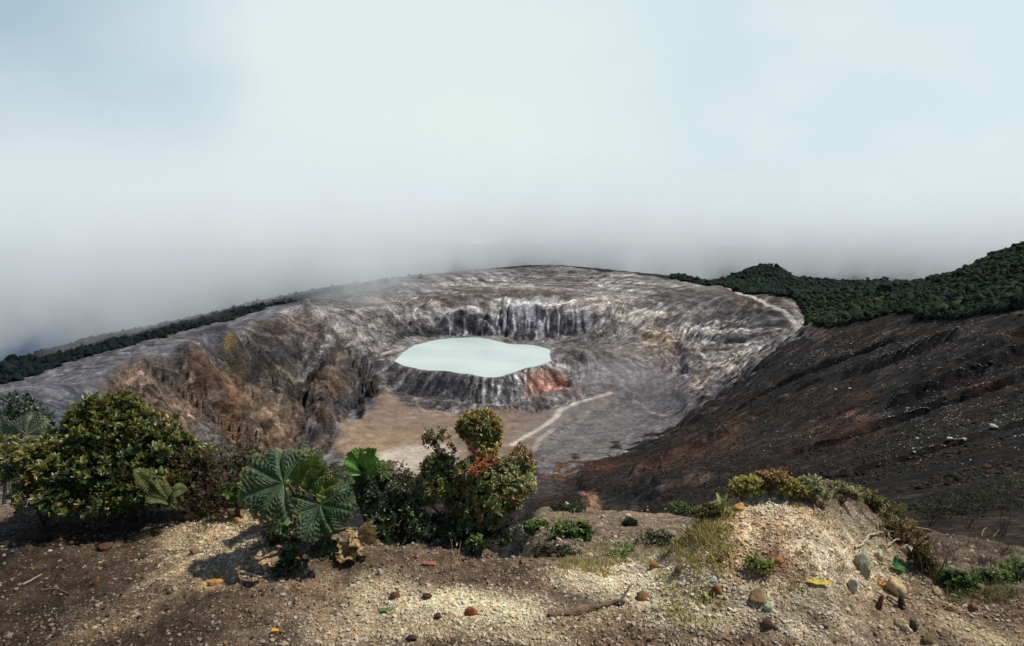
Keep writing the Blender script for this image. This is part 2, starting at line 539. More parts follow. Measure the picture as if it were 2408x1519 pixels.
def area(pts, soft=.012, warp=1.0):
    h = np.array([p[1:] if p[0] == 'p' else hit(*p) for p in pts])
    x = TT + WN_A * .008 * warp; y = LL + WN_B * .020 * warp
    d = np.full(x.shape, 1e9); ins = np.zeros(x.shape, bool)
    for i in range(len(h)):
        ax, ay = h[i]; bx, by = h[(i + 1) % len(h)]
        ex, ey = bx - ax, by - ay
        k = np.clip(((x - ax) * ex + (y - ay) * ey) / (ex * ex + ey * ey + 1e-12), 0, 1)
        d = np.minimum(d, np.hypot(x - ax - k * ex, y - ay - k * ey))
        ins ^= ((ay > y) != (by > y)) & (x < (bx - ax) * (y - ay) / (by - ay + 1e-12) + ax)
    return ss(-soft, soft, np.where(ins, d, -d))


def by_bearing(rows):
    t, _ = sight([r[0] for r in rows], [r[1] for r in rows])
    o = np.argsort(t)
    return np.interp(T_AX, t[o], np.log([rows[i][2] for i in o]))[None, :]


# outer edge of the bare ground: beyond it woods
OUT_L = by_bearing([(-900,960,760),(0,904,900),(223,828,1080),(446,772,1280),(632,720,1500),(758,691,1690),(905,668,1800),(1050,650,1850),(1300,628,1870),(1480,650,1810),(1680,668,1660),
                    (1784,701,1380),(1850,716,1290),(1896,735,1130),(1916,766,930),(1940,768,890),(2026,764,770),(2119,735,730),(2230,750,590),(2305,746,530),(2408,727,445),(2800,720,380)])
WOOD = ss(-.012, .012, LL - OUT_L + WN_A * .05 + WN_B * .02)
TOE_L = by_bearing([(-600,1100,200),(200,1100,330),(500,1110,560),(700,1092,720),(800,1095,735),(1000,1125,690),(1190,1120,700),(1330,1100,725),(1500,1050,790),(1655,958,870),(1765,868,880),(1905,784,880),(1990,775,2000),(2900,700,2000)])
NEARSLOPE = ss(.03, -.03, LL - TOE_L + WN_A * .20 + .05 * WN_B + .09 * G2)
_td = np.degrees(TT)
ASH = area([('p',R(-51),np.log(300)),('p',R(-51),np.log(2000)),(0,898),(223,822),(446,767),(632,716),(762,689),(742,706),(660,738),(560,776),(546,786),(500,812),(453,824),(400,836),(316,849),(262,880),(223,917),(200,950),(160,1000)], .01, .6)
OCHRE = area([(223,917),(262,880),(316,849),(400,836),(453,824),(500,812),(546,787),(600,765),(660,738),(728,713),(800,770),(850,850),(890,890),(880,950),(800,985),(790,1050),(720,1085),(600,1100),(300,1100),(180,1000)], .012, .6)
FLOOR = area([(905,902),(925,930),(960,957),(1100,970),(1250,970),(1350,950),(1420,925),(1470,935),(1400,960),(1310,1005),(1250,1070),(1200,1112),(1000,1118),(880,1092),(785,1060),(795,1000),(860,965),(890,930)], .012, .6)
EFLOOR = area([(1310,850),(1400,840),(1500,850),(1590,880),(1640,930),(1640,965),(1560,1010),(1400,1080),(1320,1100),(1240,1100),(1260,1060),(1400,960),(1400,930),(1330,935),(1340,880)], .02, 1)
FARWALL = ss(R(-16), R(-12), TT) * ss(R(17), R(12), TT) * ss(np.log(1400), np.log(1430), LL) * (1 - WOOD)

# ------------------------------------------------------------------ relief
amp = ss(.08, .42, STEEP) * (1 - FLOOR) * (1 - EFLOOR * .8) * ss(0, 60, DLK) * (1 - WOOD) * (1 - .8 * ASH)
EAST = ss(R(8), R(11), TT) * ss(math.log(960), math.log(1010), LL) * (1 - NEARSLOPE)
DETAIL = -(VALLEY * 6 + VALLEY2 * 5 + VALLEY3 * 3.2) * SC * amp * (1 - .78 * NEARSLOPE) * (1 - .5 * EAST)
DETAIL += -(VALLEY * 3 + VALLEY2 * 2.5 + VALLEY3 * 1.8) * OCHRE * amp
DETAIL += -(VALLEY2 * 10 + VALLEY3 * 3) * FARWALL * ss(.30, .7, STEEP) * ss(0, 30, DLK)
DETAIL += -(VALLEY2 * 2.2 + VALLEY3 * 1.2) * SC * ASH
# spurs and ravines that stand out of the slopes
for pts, w, h in [([(772,768),(790,815),(770,870),(745,925),(765,985)], .022, 17), ([(453,826),(478,880),(540,950),(600,1020)], .026, 13), ([(546,788),(600,836),(655,880)], .018, 10),
                  ([(330,852),(345,900),(400,960)], .02, 8), ([(620,900),(690,960),(740,1010)], .018, 9), ([(850,840),(880,890)], .018, 8),
                  ([(690,795),(700,850),(708,905),(730,950)], .022, -15), ([(860,860),(835,915),(826,975)], .02, -13), ([(500,800),(530,870),(600,930)], .016, -9), ([(400,840),(430,900)], .014, -8), ([(560,960),(640,1030),(690,1070)], .014, -7),
                  ([(1580,790),(1592,830),(1600,868)], .012, -9), ([(1500,770),(1560,786),(1585,800)], .014, 8), ([(1600,780),(1680,800),(1760,790)], .012, -6),
                  ([(2430,768),(2330,812),(2230,862),(2100,918),(1950,976)], .030, -9), ([(2430,872),(2330,905),(2200,948),(2060,1000),(1900,1052)], .034, -6), ([(2090,800),(1960,846),(1830,900),(1730,960)], .020, -9),
                  ([(2420,985),(2300,1020),(2120,1075),(1950,1120)], .036, -4), ([(2240,795),(2120,840),(2000,884)], .018, 7), ([(2400,830),(2260,890),(2120,945)], .022, 5), ([(1900,900),(1800,960),(1690,1030)], .022, -10), ([(1720,1010),(1610,1060),(1500,1110)], .02, 7)]:
    DETAIL += h * band(pts, w * .62, .62, 1.2)
VAL4 = (1 - np.abs(G4) * 2.4).clip(0) ** 1.5
DETAIL += -2.2 * VAL4 * SC * amp * (1 - .5 * NEARSLOPE)
fans = np.maximum(area([(1585,765),(1640,750),(1760,745),(1800,790),(1750,850),(1690,862),(1640,830)], .02, .5), 0)
DETAIL += -(VALLEY2 * 1.6 + VALLEY3 * 1.6) * fans
rgh = fbm(XX / (40 * 1), YY / 40, 3, 71) * 2.2 * ss(120, 500, RR) + sum(fbm(XX / w, YY / w, 3, 72 + i, .6) * w * .085 * np.exp(-np.log2(SC * 22 / w) ** 2 / 1.2) for i, w in enumerate((2, 5, 12, 28)))
rug = 1 - .86 * FLOOR - .55 * EFLOOR * (1 - FLOOR); rug = rug * (1 - .6 * ASH)
DETAIL += rgh * (1 - .5 * NEARSLOPE) * rug * ss(0, 45, DLK)
# the strata of the far wall stand out as ledges
STRAT = Z1 + 5 * WARP_A + 0.010 * XX
DETAIL += FARWALL * 2.2 * (np.abs(((STRAT / 13) % 1) - .5) * 2 - .5) * ss(40, 90, DLK)
# two scarps on the near slope
for u, v, ru, rv, d in ((1450,1150,90,26,9),(1385,1140,22,30,-5),(1640,960,40,30,-8)):
    DETAIL += -d * patch(u, v, ru, rv, .5, .4) * np.clip(SC * 2, .1, 1)
ZT = Z1 + DETAIL
ZT = np.where(DLK < 0, np.minimum(ZT, LAKE_Z - .4), np.maximum(ZT, np.where(DLK < 4, LAKE_Z + .25, -9999)))
blend = ss(np.log(14), np.log(24), LL)
ZT = ground_z(XX, YY) * (1 - blend) + ZT * blend - 0.5 * ss(np.log(16.5), np.log(14.5), LL)

# ------------------------------------------------------------------ what the slopes are made of, some shade and haze put into the tints
def mix(c, rgb, m, L=1.45):
    return c + (alb(*rgb, L) - c) * np.clip(m, 0, 1)[..., None]


STREAK = np.clip(.5 + 1.0 * G2 + .5 * G3 + .4 * WARP_A, 0, 1)
FINE = np.clip(.5 + .9 * fbm(XX / 14, YY / 14, 5, 81, .7), 0, 1)
C = np.zeros(RR.shape + (3,)) + alb(122, 116, 114)
C = mix(C, (140, 134, 130), STREAK * .55)
C = mix(C, (70, 66, 66), ss(.5, .9, 1 - STREAK) * .6)
# far wall
cw = np.zeros_like(C) + alb(126, 119, 116)
lay = (STRAT / 13) % 1
cw = mix(cw, (98, 85, 77), ss(.2, .6, fbm(STRAT / 11 + 2, XX / 400, 3, 82)) * .9)
cw = mix(cw, (176, 172, 168), ss(.55, .85, lay) * .75 * ss(-.35, .2, WARP_B))
cw = mix(cw, (78, 70, 68), ss(.22, .08, lay) * .6)
C = C * (1 - FARWALL[..., None]) + cw * FARWALL[..., None]
cliff = FARWALL * ss(.38, .62, STEEP)
C = mix(C, (72, 74, 82), cliff * .9)
C = mix(C, (128, 126, 132), cliff * ss(.55, .85, STREAK) * .8)
SPOTS = [
 # u, v, half width, half height, colour, share
 (1180,645,260,9,(132,128,128),.7),(1100,667,200,3.5,(165,162,160),.8),(1340,662,100,3.5,(160,156,152),.8),(960,680,80,14,(118,112,116),.6),
 (1180,690,200,12,(104,90,80),.7),(1350,670,70,10,(100,88,78),.5),
 (1080,718,120,9,(200,196,190),.95),(1250,703,90,12,(206,202,194),.95),(1345,707,66,11,(204,198,186),.95),(990,728,70,10,(176,172,166),.8),(1180,735,140,6,(66,66,72),.8),(1120,752,130,16,(62,63,70),.85),(1275,742,60,26,(70,70,76),.7),(1225,738,10,30,(150,148,156),.9),(1065,748,9,20,(140,138,146),.8),(1160,750,7,20,(140,138,146),.7),(1420,665,28,12,(160,156,152),.8),
 (1150,735,150,12,(78,78,86),.4),(1190,742,16,22,(112,110,120),.8),(1130,745,14,18,(104,102,112),.7),(1255,735,14,32,(122,118,128),.8),(1300,745,24,30,(96,92,96),.5),
 (1010,775,75,16,(46,50,56),.85),(1100,775,60,8,(62,62,66),.7),(1290,770,60,12,(110,104,112),.7),(1230,783,50,7,(80,76,74),.7),(1250,797,60,4,(176,172,165),.7),
 (930,770,40,25,(70,72,76),.6),(880,760,60,20,(128,122,116),.5),
 (1440,702,66,15,(190,182,166),.95),(1505,737,56,16,(194,184,168),.95),(1700,830,60,22,(176,166,152),.9),(1660,770,50,12,(172,164,152),.8),(1620,800,30,30,(74,68,66),.8),(1590,745,60,10,(88,82,80),.7),(1470,775,70,25,(150,142,134),.5),(1550,790,48,20,(164,144,116),.8),(1600,800,20,40,(112,96,88),.7),(1520,825,60,14,(132,116,106),.6),
 (1380,800,50,25,(112,106,106),.6),(1640,717,50,9,(166,158,148),.8),(1730,718,95,26,(78,74,73),.85),(1620,690,90,16,(92,87,85),.7),(1560,745,50,14,(104,98,96),.6),(1500,705,90,18,(84,78,76),.45),(1830,755,40,14,(50,50,52),.8),
 (1620,760,40,10,(150,144,138),.6),(1700,800,70,40,(150,142,134),.7),(1640,830,30,18,(86,78,74),.6),(1690,870,50,16,(146,132,118),.7),(1650,890,30,16,(166,150,126),.7),(1730,855,25,14,(176,164,142),.7),
 (1560,860,70,20,(120,110,112),.6),
 # bank of the lake
 (1000,915,90,26,(66,66,72),.8),(1060,905,30,14,(58,62,76),.6),(1130,915,70,24,(96,92,94),.6),(1200,915,46,26,(150,148,150),.7),(1285,905,46,24,(170,116,94),.8),(1262,915,24,16,(188,132,100),.7),(1335,905,26,18,(140,112,104),.6),
 (1300,858,60,7,(186,182,174),.7),(1345,850,20,14,(120,112,108),.6),
 # floors
 (1440,880,80,30,(140,134,136),.6),(1530,960,70,40,(94,92,96),.7),(1480,1000,80,30,(112,106,106),.6),
 # western ridge
 (320,885,40,34,(138,112,96),.85),(270,925,40,30,(120,90,74),.7),(390,850,60,18,(92,86,84),.6),(420,940,52,40,(134,112,92),.8),(410,985,40,24,(130,104,84),.7),
 (470,860,30,24,(98,68,48),.7),(510,868,55,20,(112,84,54),.75),(560,858,28,14,(128,112,66),.7),(540,790,16,8,(160,132,74),.9),(500,905,50,30,(80,56,44),.75),(555,930,55,30,(112,84,58),.75),
 (545,985,28,44,(118,84,58),.75),(480,1010,30,30,(112,106,106),.6),(620,960,60,36,(108,88,66),.7),(640,1010,60,30,(120,94,72),.6),(660,852,42,16,(108,98,64),.7),(700,880,40,18,(64,56,46),.8),
 (720,800,50,50,(112,106,104),.6),(770,810,20,34,(142,136,130),.7),(765,850,40,26,(86,80,78),.6),(800,852,30,18,(106,82,72),.8),(770,905,40,24,(118,96,76),.7),(850,930,50,36,(52,54,58),.85),(790,950,40,22,(64,66,70),.7),(830,955,8,26,(136,136,138),.6),(860,950,7,22,(130,130,130),.6),
 (640,822,80,24,(64,63,66),.9),(600,850,40,20,(70,66,64),.8),(750,870,20,30,(60,58,58),.8),(690,930,30,24,(72,60,52),.7),(590,800,50,14,(86,82,80),.7),(860,850,50,30,(76,74,76),.6),(900,880,16,18,(140,136,132),.6),(730,745,40,24,(112,100,94),.6),
 (700,990,60,24,(96,76,62),.6),(760,1010,40,14,(90,92,100),.7),(720,1060,50,20,(120,84,64),.7),(620,1050,50,16,(150,120,92),.6),
]
fl = FLOOR[..., None]
cf = np.zeros_like(C) + alb(134, 112, 90)
cf = mix(cf, (118, 110, 108), ss(R(-2), R(5), TT) * .9)
cf = mix(cf, (152, 124, 92), patch(880, 1045, 120, 34, .7, .7) * .9)
cf = mix(cf, (150, 126, 98), patch(900, 925, 40, 26, .7, .7) * .7)
cf = mix(cf, (118, 96, 78), ss(.0, .5, fbm(TT * 8 + .6 * WN_A, LL * 60 + 2 * WN_B, 4, 83)) * .5)
cf = mix(cf, (160, 142, 122), ss(.25, .5, fbm(TT * 6 + .6 * WN_A, LL * 90 + 2 * WN_B, 3, 84)) * .55)
C = C * (1 - fl) + cf * fl
C = mix(C, (112, 107, 108), EFLOOR * (1 - FLOOR) * .7)
och = np.zeros_like(C) + alb(108, 94, 82)
och = mix(och, (76, 71, 68), STREAK * .6)
oc = (OCHRE * (1 - FLOOR))[..., None]
C = C * (1 - oc) + och * oc
ash = np.zeros_like(C) + alb(96, 94, 101)
ash = mix(ash, (122, 119, 122), ss(.55, .9, STREAK) * .6)
ash = mix(ash, (80, 79, 88), ss(.1, .5, fbm(XX / 90, YY / 90, 4, 85)) * .5)
ash = mix(ash, (62, 68, 84), patch(100, 985, 130, 50, .8, .5) * .8)
ash = mix(ash, (126, 122, 118), patch(330, 838, 120, 14, .8, .5, -22) * .6)
a3 = (ASH * (1 - WOOD))[..., None]
C = C * (1 - a3) + ash * a3
for u, v, ru, rv, rgb, k in SPOTS:
    C = mix(C, rgb, patch(u, v, ru, rv, .5, .5) * k * (.85 + .7 * FINE * STREAK + .1 * FINE))
# pale flat and tracks on the floor
C = mix(C, (186, 174, 152), area([(872,1088),(885,1068),(905,1058),(960,1048),(1040,1042),(1075,1060),(1070,1120),(880,1120)], .012, .5) * .85)
C = mix(C, (172, 160, 146), band([(1430,924),(1400,932),(1350,948),(1318,962),(1306,982),(1280,1002),(1235,1026),(1205,1046)], .0058, .6, .8) * .7)
C = mix(C, (170, 160, 148), band([(1300,1010),(1270,1030),(1255,1060)], .005, .5, .5) * .6)
C = mix(C, (174, 156, 130), band([(905,895),(912,905),(940,915),(975,935),(982,952),(1000,968)], .0022, .5, .3) * .6)
C = mix(C, (176, 166, 150), band([(1170,1048),(1215,1046)], .002, .5, .3) * .5)
C = mix(C, (150, 142, 138), band([(1490,940),(1580,975)], .003, .6, 1) * .5)
# the dark slope that falls from the viewpoint, cloud shade put into its colour
dk = np.zeros_like(C) + alb(43, 39, 37, 1.0)
n1 = fbm(XX / (70 * 1.0), YY / 70, 4, 86); n2 = fbm(TT * 7 - LL * 5, LL * 9 + TT * 3, 4, 87)
dk = mix(dk, (34, 36, 36), ss(-.1, .35, n1) * .8, 1.0)
dk = mix(dk, (72, 52, 41), ss(.05, .45, n2) * .5, 1.0)
dk = mix(dk, (76, 66, 60), ss(.55, .95, STREAK) * .45, 1.0)
for u, v, ru, rv, rgb, k in [(2000,1000,70,36,(70,47,38),.7),(1890,1010,50,30,(66,50,40),.6),(1800,1100,90,26,(60,45,38),.7),(1720,1020,36,40,(90,66,48),.7),(1650,1060,60,24,(84,58,44),.6),(2330,900,90,12,(96,62,44),.6),
                            (1385,1145,24,24,(178,136,112),.9),(1480,1150,70,24,(40,40,40),.9),(1400,1092,70,12,(96,62,40),.8),(1300,1110,50,24,(112,78,52),.7),(1570,1090,90,20,(92,66,50),.6),(1640,1120,30,14,(146,120,98),.6),
                            (1470,1170,160,12,(84,68,60),.5),(1280,1150,50,26,(92,82,86),.6),(2040,930,80,12,(90,64,48),.4),(1760,900,60,20,(44,42,42),.7),(1740,950,60,16,(48,44,44),.6),(2010,968,24,10,(140,104,80),.7),
                            (2250,870,120,14,(28,29,32),.8),(2350,830,90,14,(26,28,32),.8),(2100,930,120,16,(32,35,36),.7),(2250,1010,150,40,(34,36,34),.6),(2000,840,120,30,(44,44,42),.6),(1900,860,80,30,(44,40,38),.7)]:  # the blackest streaks paint in the shade of the long gully
    dk = mix(dk, rgb, patch(u, v, ru, rv, .6, .6) * k * (.5 + .8 * FINE), 1.0)
nsl = (NEARSLOPE * (1 - OCHRE) * (1 - FLOOR))[..., None]
C = C * (1 - nsl) + dk * nsl
# rim trail and its outer shoulder
shoulder = ss(-.16, -.10, LL - OUT_L + WN_A * .04) * (1 - WOOD) * ss(R(17), R(19), TT) * ss(R(27.2), R(26.2), TT)
C = mix(C, (100, 88, 81), shoulder * .85)
C = mix(C, (206, 198, 188), band([(1676,671),(1720,681),(1760,694),(1800,708),(1830,724),(1860,742),(1884,764)], .003, .5, .25) * 1.0)
C = mix(C, (200, 190, 178), patch(1880, 768, 20, 6, .5, .3) * .6)
wd = np.zeros_like(C) + alb(26, 36, 30, 1.0)
wd = mix(wd, (60, 74, 46), patch(1985, 748, 60, 12, .7, .5) * .8, 1.0)
w3 = WOOD[..., None]
C = C * (1 - w3) + wd * w3
low = ss(3500, 6000, RR)
C = C * (1 - low[..., None]) + (np.array((0.012, 0.040, 0.105)) * ss(R(-24), R(-30), TT)[..., None] + np.array((0.03, 0.036, 0.036)) * ss(R(-30), R(-24), TT)[..., None]) * low[..., None]  # blue haze of distance put into the far western land's colour
C = mix(C, (150, 160, 150), low * patch(80, 838, 40, 4, .5, .8) * .5)
nearc = ss(np.log(70), np.log(20), LL)
C = C * (1 - nearc[..., None]) + (alb(78, 60, 48, 1.2) * (.8 + .5 * FINE[..., None])) * nearc[..., None]
# thin beds of ash and lava along the upper walls
UPPER = (1 - WOOD) * ss(R(-16), R(-11), TT) * ss(R(26.5), R(24.5), TT) * ss(math.log(980), math.log(1080), LL) * ss(-212, -196, Z1) * (1 - NEARSLOPE)
BEDS = np.tanh(2.4 * (np.sin(STRAT * 2 * np.pi / 6.1 + 1.2 * WARP_B) + .6 * np.sin(STRAT * 2 * np.pi / 14.3 + 1.0)))
C = C * np.exp(.24 * BEDS * UPPER * (1 - .6 * cliff) * ss(-.5, .1, WN_B + .3 * WARP_A))[..., None]
# rills on lake bank and fans; cliff stripes paint in lit and shaded faces
STRIPES = perlin(TT * 130 + 1.6 * WN_A, LL * 14 + WN_B, 241) + .6 * perlin(TT * 290 + 2 * WN_B, LL * 22, 242)
cl = cliff * ss(0, 25, DLK)
C = mix(C, (164, 162, 166), cl * ss(.12, .34, STRIPES) * .8); C = mix(C, (50, 51, 57), cl * ss(-.05, -.3, STRIPES) * .75)
bank = ss(70, 50, DLK) * ss(0, 5, DLK) * ss(1250, 1180, RR)
bt0, bt1, bt2 = [float(sight(u, 900)[0]) for u in (1080, 1160, 1250)]
C = mix(C, (176, 174, 174), bank * ss(-.05, .3, STRIPES) * ss(bt0, bt1, TT) * ss(bt2 + .06, bt2, TT) * .8)
C = mix(C, (58, 57, 62), bank * ss(.0, -.3, STRIPES) * .6)
ft, fl_ = hit(1588, 806); fx, fy = math.exp(fl_) * math.sin(ft), math.exp(fl_) * math.cos(ft)
fan_a = np.arctan2(YY - fy, XX - fx); fan_d = np.hypot(XX - fx, YY - fy)
FR = perlin(fan_a * 14 + .5 * WN_A, fan_d / 160, 243) + .5 * perlin(fan_a * 33 + WN_B, fan_d / 90, 244)
C = mix(C, (206, 196, 182), fans * ss(.0, .3, FR) * .85); C = mix(C, (84, 78, 76), fans * ss(-.05, -.35, FR) * .75)
C = mix(C, (182, 124, 98), patch(1285, 905, 50, 27, .7, .7) * (.35 + .4 * ss(-.4, .3, STRIPES)))
# weathering: streaks down the fall lines, broken rock, and scattered bare pale stone
GRIT = sum(fbm(XX / w, YY / w, 4, 231 + i, .7) * np.exp(-np.log2(SC * 20 / w) ** 2 / 1.5) for i, w in enumerate((2, 5, 12, 28)))
RUN = np.clip(G3 * 1.0 + G2 * .8, -1, 1)
soft_ = (1 - .75 * FLOOR) * (1 - .55 * EFLOOR * (1 - FLOOR)) * (1 - .6 * WOOD) * ss(-2, 10, DLK)
C = C * np.exp((.36 * np.tanh(G4 * 5) + .28 * np.tanh(G5 * 4)) * ss(.04, .22, STEEP) * soft_ * (1 - .4 * NEARSLOPE))[..., None]
C = C * np.exp((.7 * GRIT + .4 * RUN * ss(.06, .3, STEEP)) * soft_)[..., None]
bare = ((1 - NEARSLOPE) * (1 - WOOD))[..., None]; C = C * (1 + .22 * bare); _g = C.mean(-1, keepdims=True); C = C + (_g - C) * .22 * bare
pale = ss(.30, .62, GRIT + .3 * RUN) * soft_ * (1 - .5 * NEARSLOPE) * (1 - WOOD)
C = C * (1 - .38 * pale[..., None]) + (C * .8 + alb(168, 163, 158) * .42) * .38 * pale[..., None]
C = mix(C, (186, 182, 174), ss(6, 1, DLK) * ss(-1, 0, DLK) * (.25 + .5 * ss(-.2, .3, WARP_A)))
TRAIL = np.maximum(band([(1676,671),(1720,681),(1760,694),(1800,708),(1830,724),(1860,742),(1884,764)], .0026, .5, .2), band([(1430,924),(1400,932),(1350,948),(1318,962),(1306,982),(1280,1002),(1235,1026),(1205,1046)], .0040, .55, .6) * .7)
C = mix(C, (214, 206, 196), TRAIL * .8)
C = C.clip(.004, .8)
RAG = np.clip((1 - .85 * FLOOR) * (1 - .5 * EFLOOR * (1 - FLOOR)) * (1 - .45 * ASH) * (1 - .4 * EAST), .1, 1)

M_TERRAIN = earth_mat('ash_and_rock', (0.06, 0.35, 2.2), 0.72, 1.34, ((0.05, 11.0), (0.22, 2.6), (0.9, .6)), broken=((0.040, .64, 1.34, .10), (0.16, .58, 1.42, .11), (0.7, .7, 1.3, .12)))
tv = np.stack([XX, YY, ZT], -1).reshape(-1, 3)
terrain = link('terrain', np_mesh('terrain', tv, grid_faces(NR, NC), np.concatenate([C, RAG[..., None]], -1).reshape(-1, 4)), M_TERRAIN)
tag(terrain, kind='structure')


def terrain_z(x, y):
    t = np.arctan2(x, y); l = np.log(np.hypot(x, y))
    return bil(ZT, np.interp(l, L_AX, np.arange(NR)), (t - T_AX[0]) / DT)


def hit_xyz(u, v):
    """point of the finished terrain behind a survey point"""
    t, s = sight(u, v); t = float(t); s = float(s)
    fj = np.full(NR, (t - T_AX[0]) / DT)
    c = bil(ZT, np.arange(NR), fj) / np.exp(L_AX)
    ok = np.nonzero((c[1:] >= s) & (L_AX[1:] > np.log(18)))[0]
    i = ok[0] + 1 if len(ok) else NR - 45
    r = math.exp(L_AX[i])
    return Vector((r * math.sin(t), r * math.cos(t), c[i] * r))


# ------------------------------------------------------------------ lake
def make_lake():
    cx, cy = LAKE.mean(0)
    b = Bag(); P = (LAKE - (cx, cy)) * 1.03 + (cx, cy)
    rings = [np.column_stack([P * k + np.array((cx, cy)) * (1 - k), np.full(len(P), LAKE_Z)]) for k in (1, .75, .5, .25, .0)]
    v = np.concatenate(rings); n = len(P)
    b.add(v, grid_faces(5, n, True)[:, ::-1], (1, 1, 1))
    m, nt, bs, out = new_mat('milky_lake_water')
    pos = nd(nt, 'ShaderNodeNewGeometry').outputs['Position']
    f = ramp(nt, noise_out(nt, pos, 0.009, 5, .55), [(.35, 0.0), (.65, 1.0)])
    c = mixc(nt, 'MIX', f, (0.42, 0.525, 0.51), (0.54, 0.615, 0.585))
    nt.links.new(c, bs.inputs['Base Color']); bs.inputs['Roughness'].default_value = 0.35
    bs.inputs['Specular IOR Level'].default_value = 0.3
    bp = nd(nt, 'ShaderNodeBump'); bp.inputs['Strength'].default_value = .15; bp.inputs['Distance'].default_value = .3
    nt.links.new(noise_out(nt, pos, 0.5, 3), bp.inputs['Height']); nt.links.new(bp.outputs[0], bs.inputs['Normal'])
    o = b.build('lake_water', m); tag(o, kind='structure')


make_lake()
# ------------------------------------------------------------------ rim ground in front of the camera
_GR = None
_GT = np.radians(np.linspace(-50, 50, 801)); _GL = np.linspace(math.log(2.0), math.log(21), 700)
_gt2, _gl2 = np.meshgrid(_GT, _GL)
_GZ = ground_z(np.exp(_gl2) * np.sin(_gt2), np.exp(_gl2) * np.cos(_gt2), False)
_GS = _GZ / np.exp(_gl2)
_GR = ground_z(np.exp(_gl2) * np.sin(_gt2), np.exp(_gl2) * np.cos(_gt2))


def ray_ground(u, v):
    """point of the rim ground behind a survey point"""
    t, s = sight(u, v); t = float(t); s = float(s)
    j = (t - _GT[0]) / (_GT[1] - _GT[0]); k = int(min(max(j, 0), 799)); f = j - k
    c = _GS[:, k] * (1 - f) + _GS[:, k + 1] * f
    i = int(np.argmax(c >= s)) if (c >= s).any() else len(c) - 1
    r = math.exp(_GL[i])
    if i > 0:
        q = (s - c[i - 1]) / (c[i] - c[i - 1] + 1e-12); r = math.exp(_GL[i - 1] + np.clip(q, 0, 1) * (_GL[1] - _GL[0]))
    x, y = r * math.sin(t), r * math.cos(t)
    return np.array((x, y, gz(x, y)))


def at(u, v, r):
    t, s = sight(u, v); t = float(t)
    return np.array((r * math.sin(t), r * math.cos(t), r * float(s)))


def gz(x, y):
    if _GR is None: return float(ground_z(np.array([x]), np.array([y]))[0])
    return float(bil(_GR, np.array([(math.log(math.hypot(x, y)) - _GL[0]) / (_GL[1] - _GL[0])]), np.array([(math.atan2(x, y) - _GT[0]) / (_GT[1] - _GT[0])]))[0])


PX = 0.425249 / FPX          # metres across one survey pixel, per metre of distance


def g_patch(x, y, w1, w2, u, v, ru, rv, soft=.85):
    c = ray_ground(u, v)[:2]; k = np.hypot(*c)
    t = math.atan2(c[0], c[1]); e = np.array((math.cos(t), -math.sin(t))); f = np.array((math.sin(t), math.cos(t)))
    a = ru * PX * k * 1.1; b = rv * PX * k * k / EYE * 1.05
    dx, dy = x - c[0], y - c[1]
    return ss(1 + soft, 1 - soft, np.hypot((dx * e[0] + dy * e[1]) / a + w1, (dx * f[0] + dy * f[1]) / b + w2))


SOIL_AND_SHADE_SPOTS = [
 (150,1390,280,170,(48,38,30),.9),(60,1300,120,60,(52,42,33),.8),(300,1500,200,40,(50,40,31),.7),(420,1330,120,60,(96,74,54),.6),(300,1290,120,30,(84,66,48),.6),(545,1270,110,60,(196,168,122),.9),(500,1235,80,26,(178,150,104),.7),(600,1330,60,40,(176,136,86),.6),(470,1210,120,14,(168,140,100),.6),  # darkest ones put the shade over the left foreground into the soil
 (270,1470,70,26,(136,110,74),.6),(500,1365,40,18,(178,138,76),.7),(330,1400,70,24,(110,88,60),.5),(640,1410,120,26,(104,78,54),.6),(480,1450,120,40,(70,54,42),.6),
 (760,1390,90,40,(126,100,72),.5),(900,1385,60,30,(190,170,128),.7),(1050,1415,130,30,(235,217,165),.9),(1180,1440,110,30,(231,212,163),.85),(960,1470,150,36,(186,166,122),.75),(820,1460,80,34,(150,126,90),.6),(1230,1490,120,24,(180,158,116),.7),
 (1150,1345,150,30,(92,70,50),.8),(1010,1310,110,16,(96,72,54),.8),(830,1320,90,14,(96,72,52),.7),(1260,1380,70,24,(118,88,62),.6),
 (1420,1360,110,36,(226,206,161),.85),(1560,1380,120,50,(226,208,165),.85),(1480,1330,60,12,(244,232,197),.8),(1380,1460,90,30,(176,146,104),.6),(1470,1440,60,26,(124,88,60),.6),(1450,1500,110,26,(112,82,58),.7),(1640,1450,90,36,(215,197,154),.7),
 (1740,1280,50,40,(226,176,114),.75),(1830,1220,110,50,(215,176,129),.8),(1900,1260,120,50,(215,179,138),.7),(1830,1340,40,40,(126,86,58),.85),(1850,1410,40,20,(112,76,52),.85),(1960,1330,60,40,(215,199,163),.7),(1880,1440,100,30,(231,212,170),.8),(1780,1180,60,22,(233,215,176),.7),
 (2060,1330,60,60,(209,192,152),.7),(2150,1400,50,40,(124,90,64),.6),(1960,1490,120,20,(84,62,46),.8),(1740,1512,200,12,(92,64,46),.8),(2080,1450,70,36,(102,76,56),.7),(2240,1420,60,24,(170,148,112),.7),(2250,1460,100,30,(112,82,60),.8),(2330,1500,90,20,(176,156,112),.8),(2350,1430,80,24,(118,90,68),.7),(2150,1512,80,14,(150,128,92),.6),
 (1300,1250,120,40,(92,68,54),.7),(1500,1210,90,26,(118,98,78),.6),(1450,1260,60,20,(110,84,66),.6),(1290,1300,60,20,(66,48,38),.7),
 (2300,1270,130,60,(66,52,42),.9),(2330,1240,70,12,(80,62,48),.6),
]


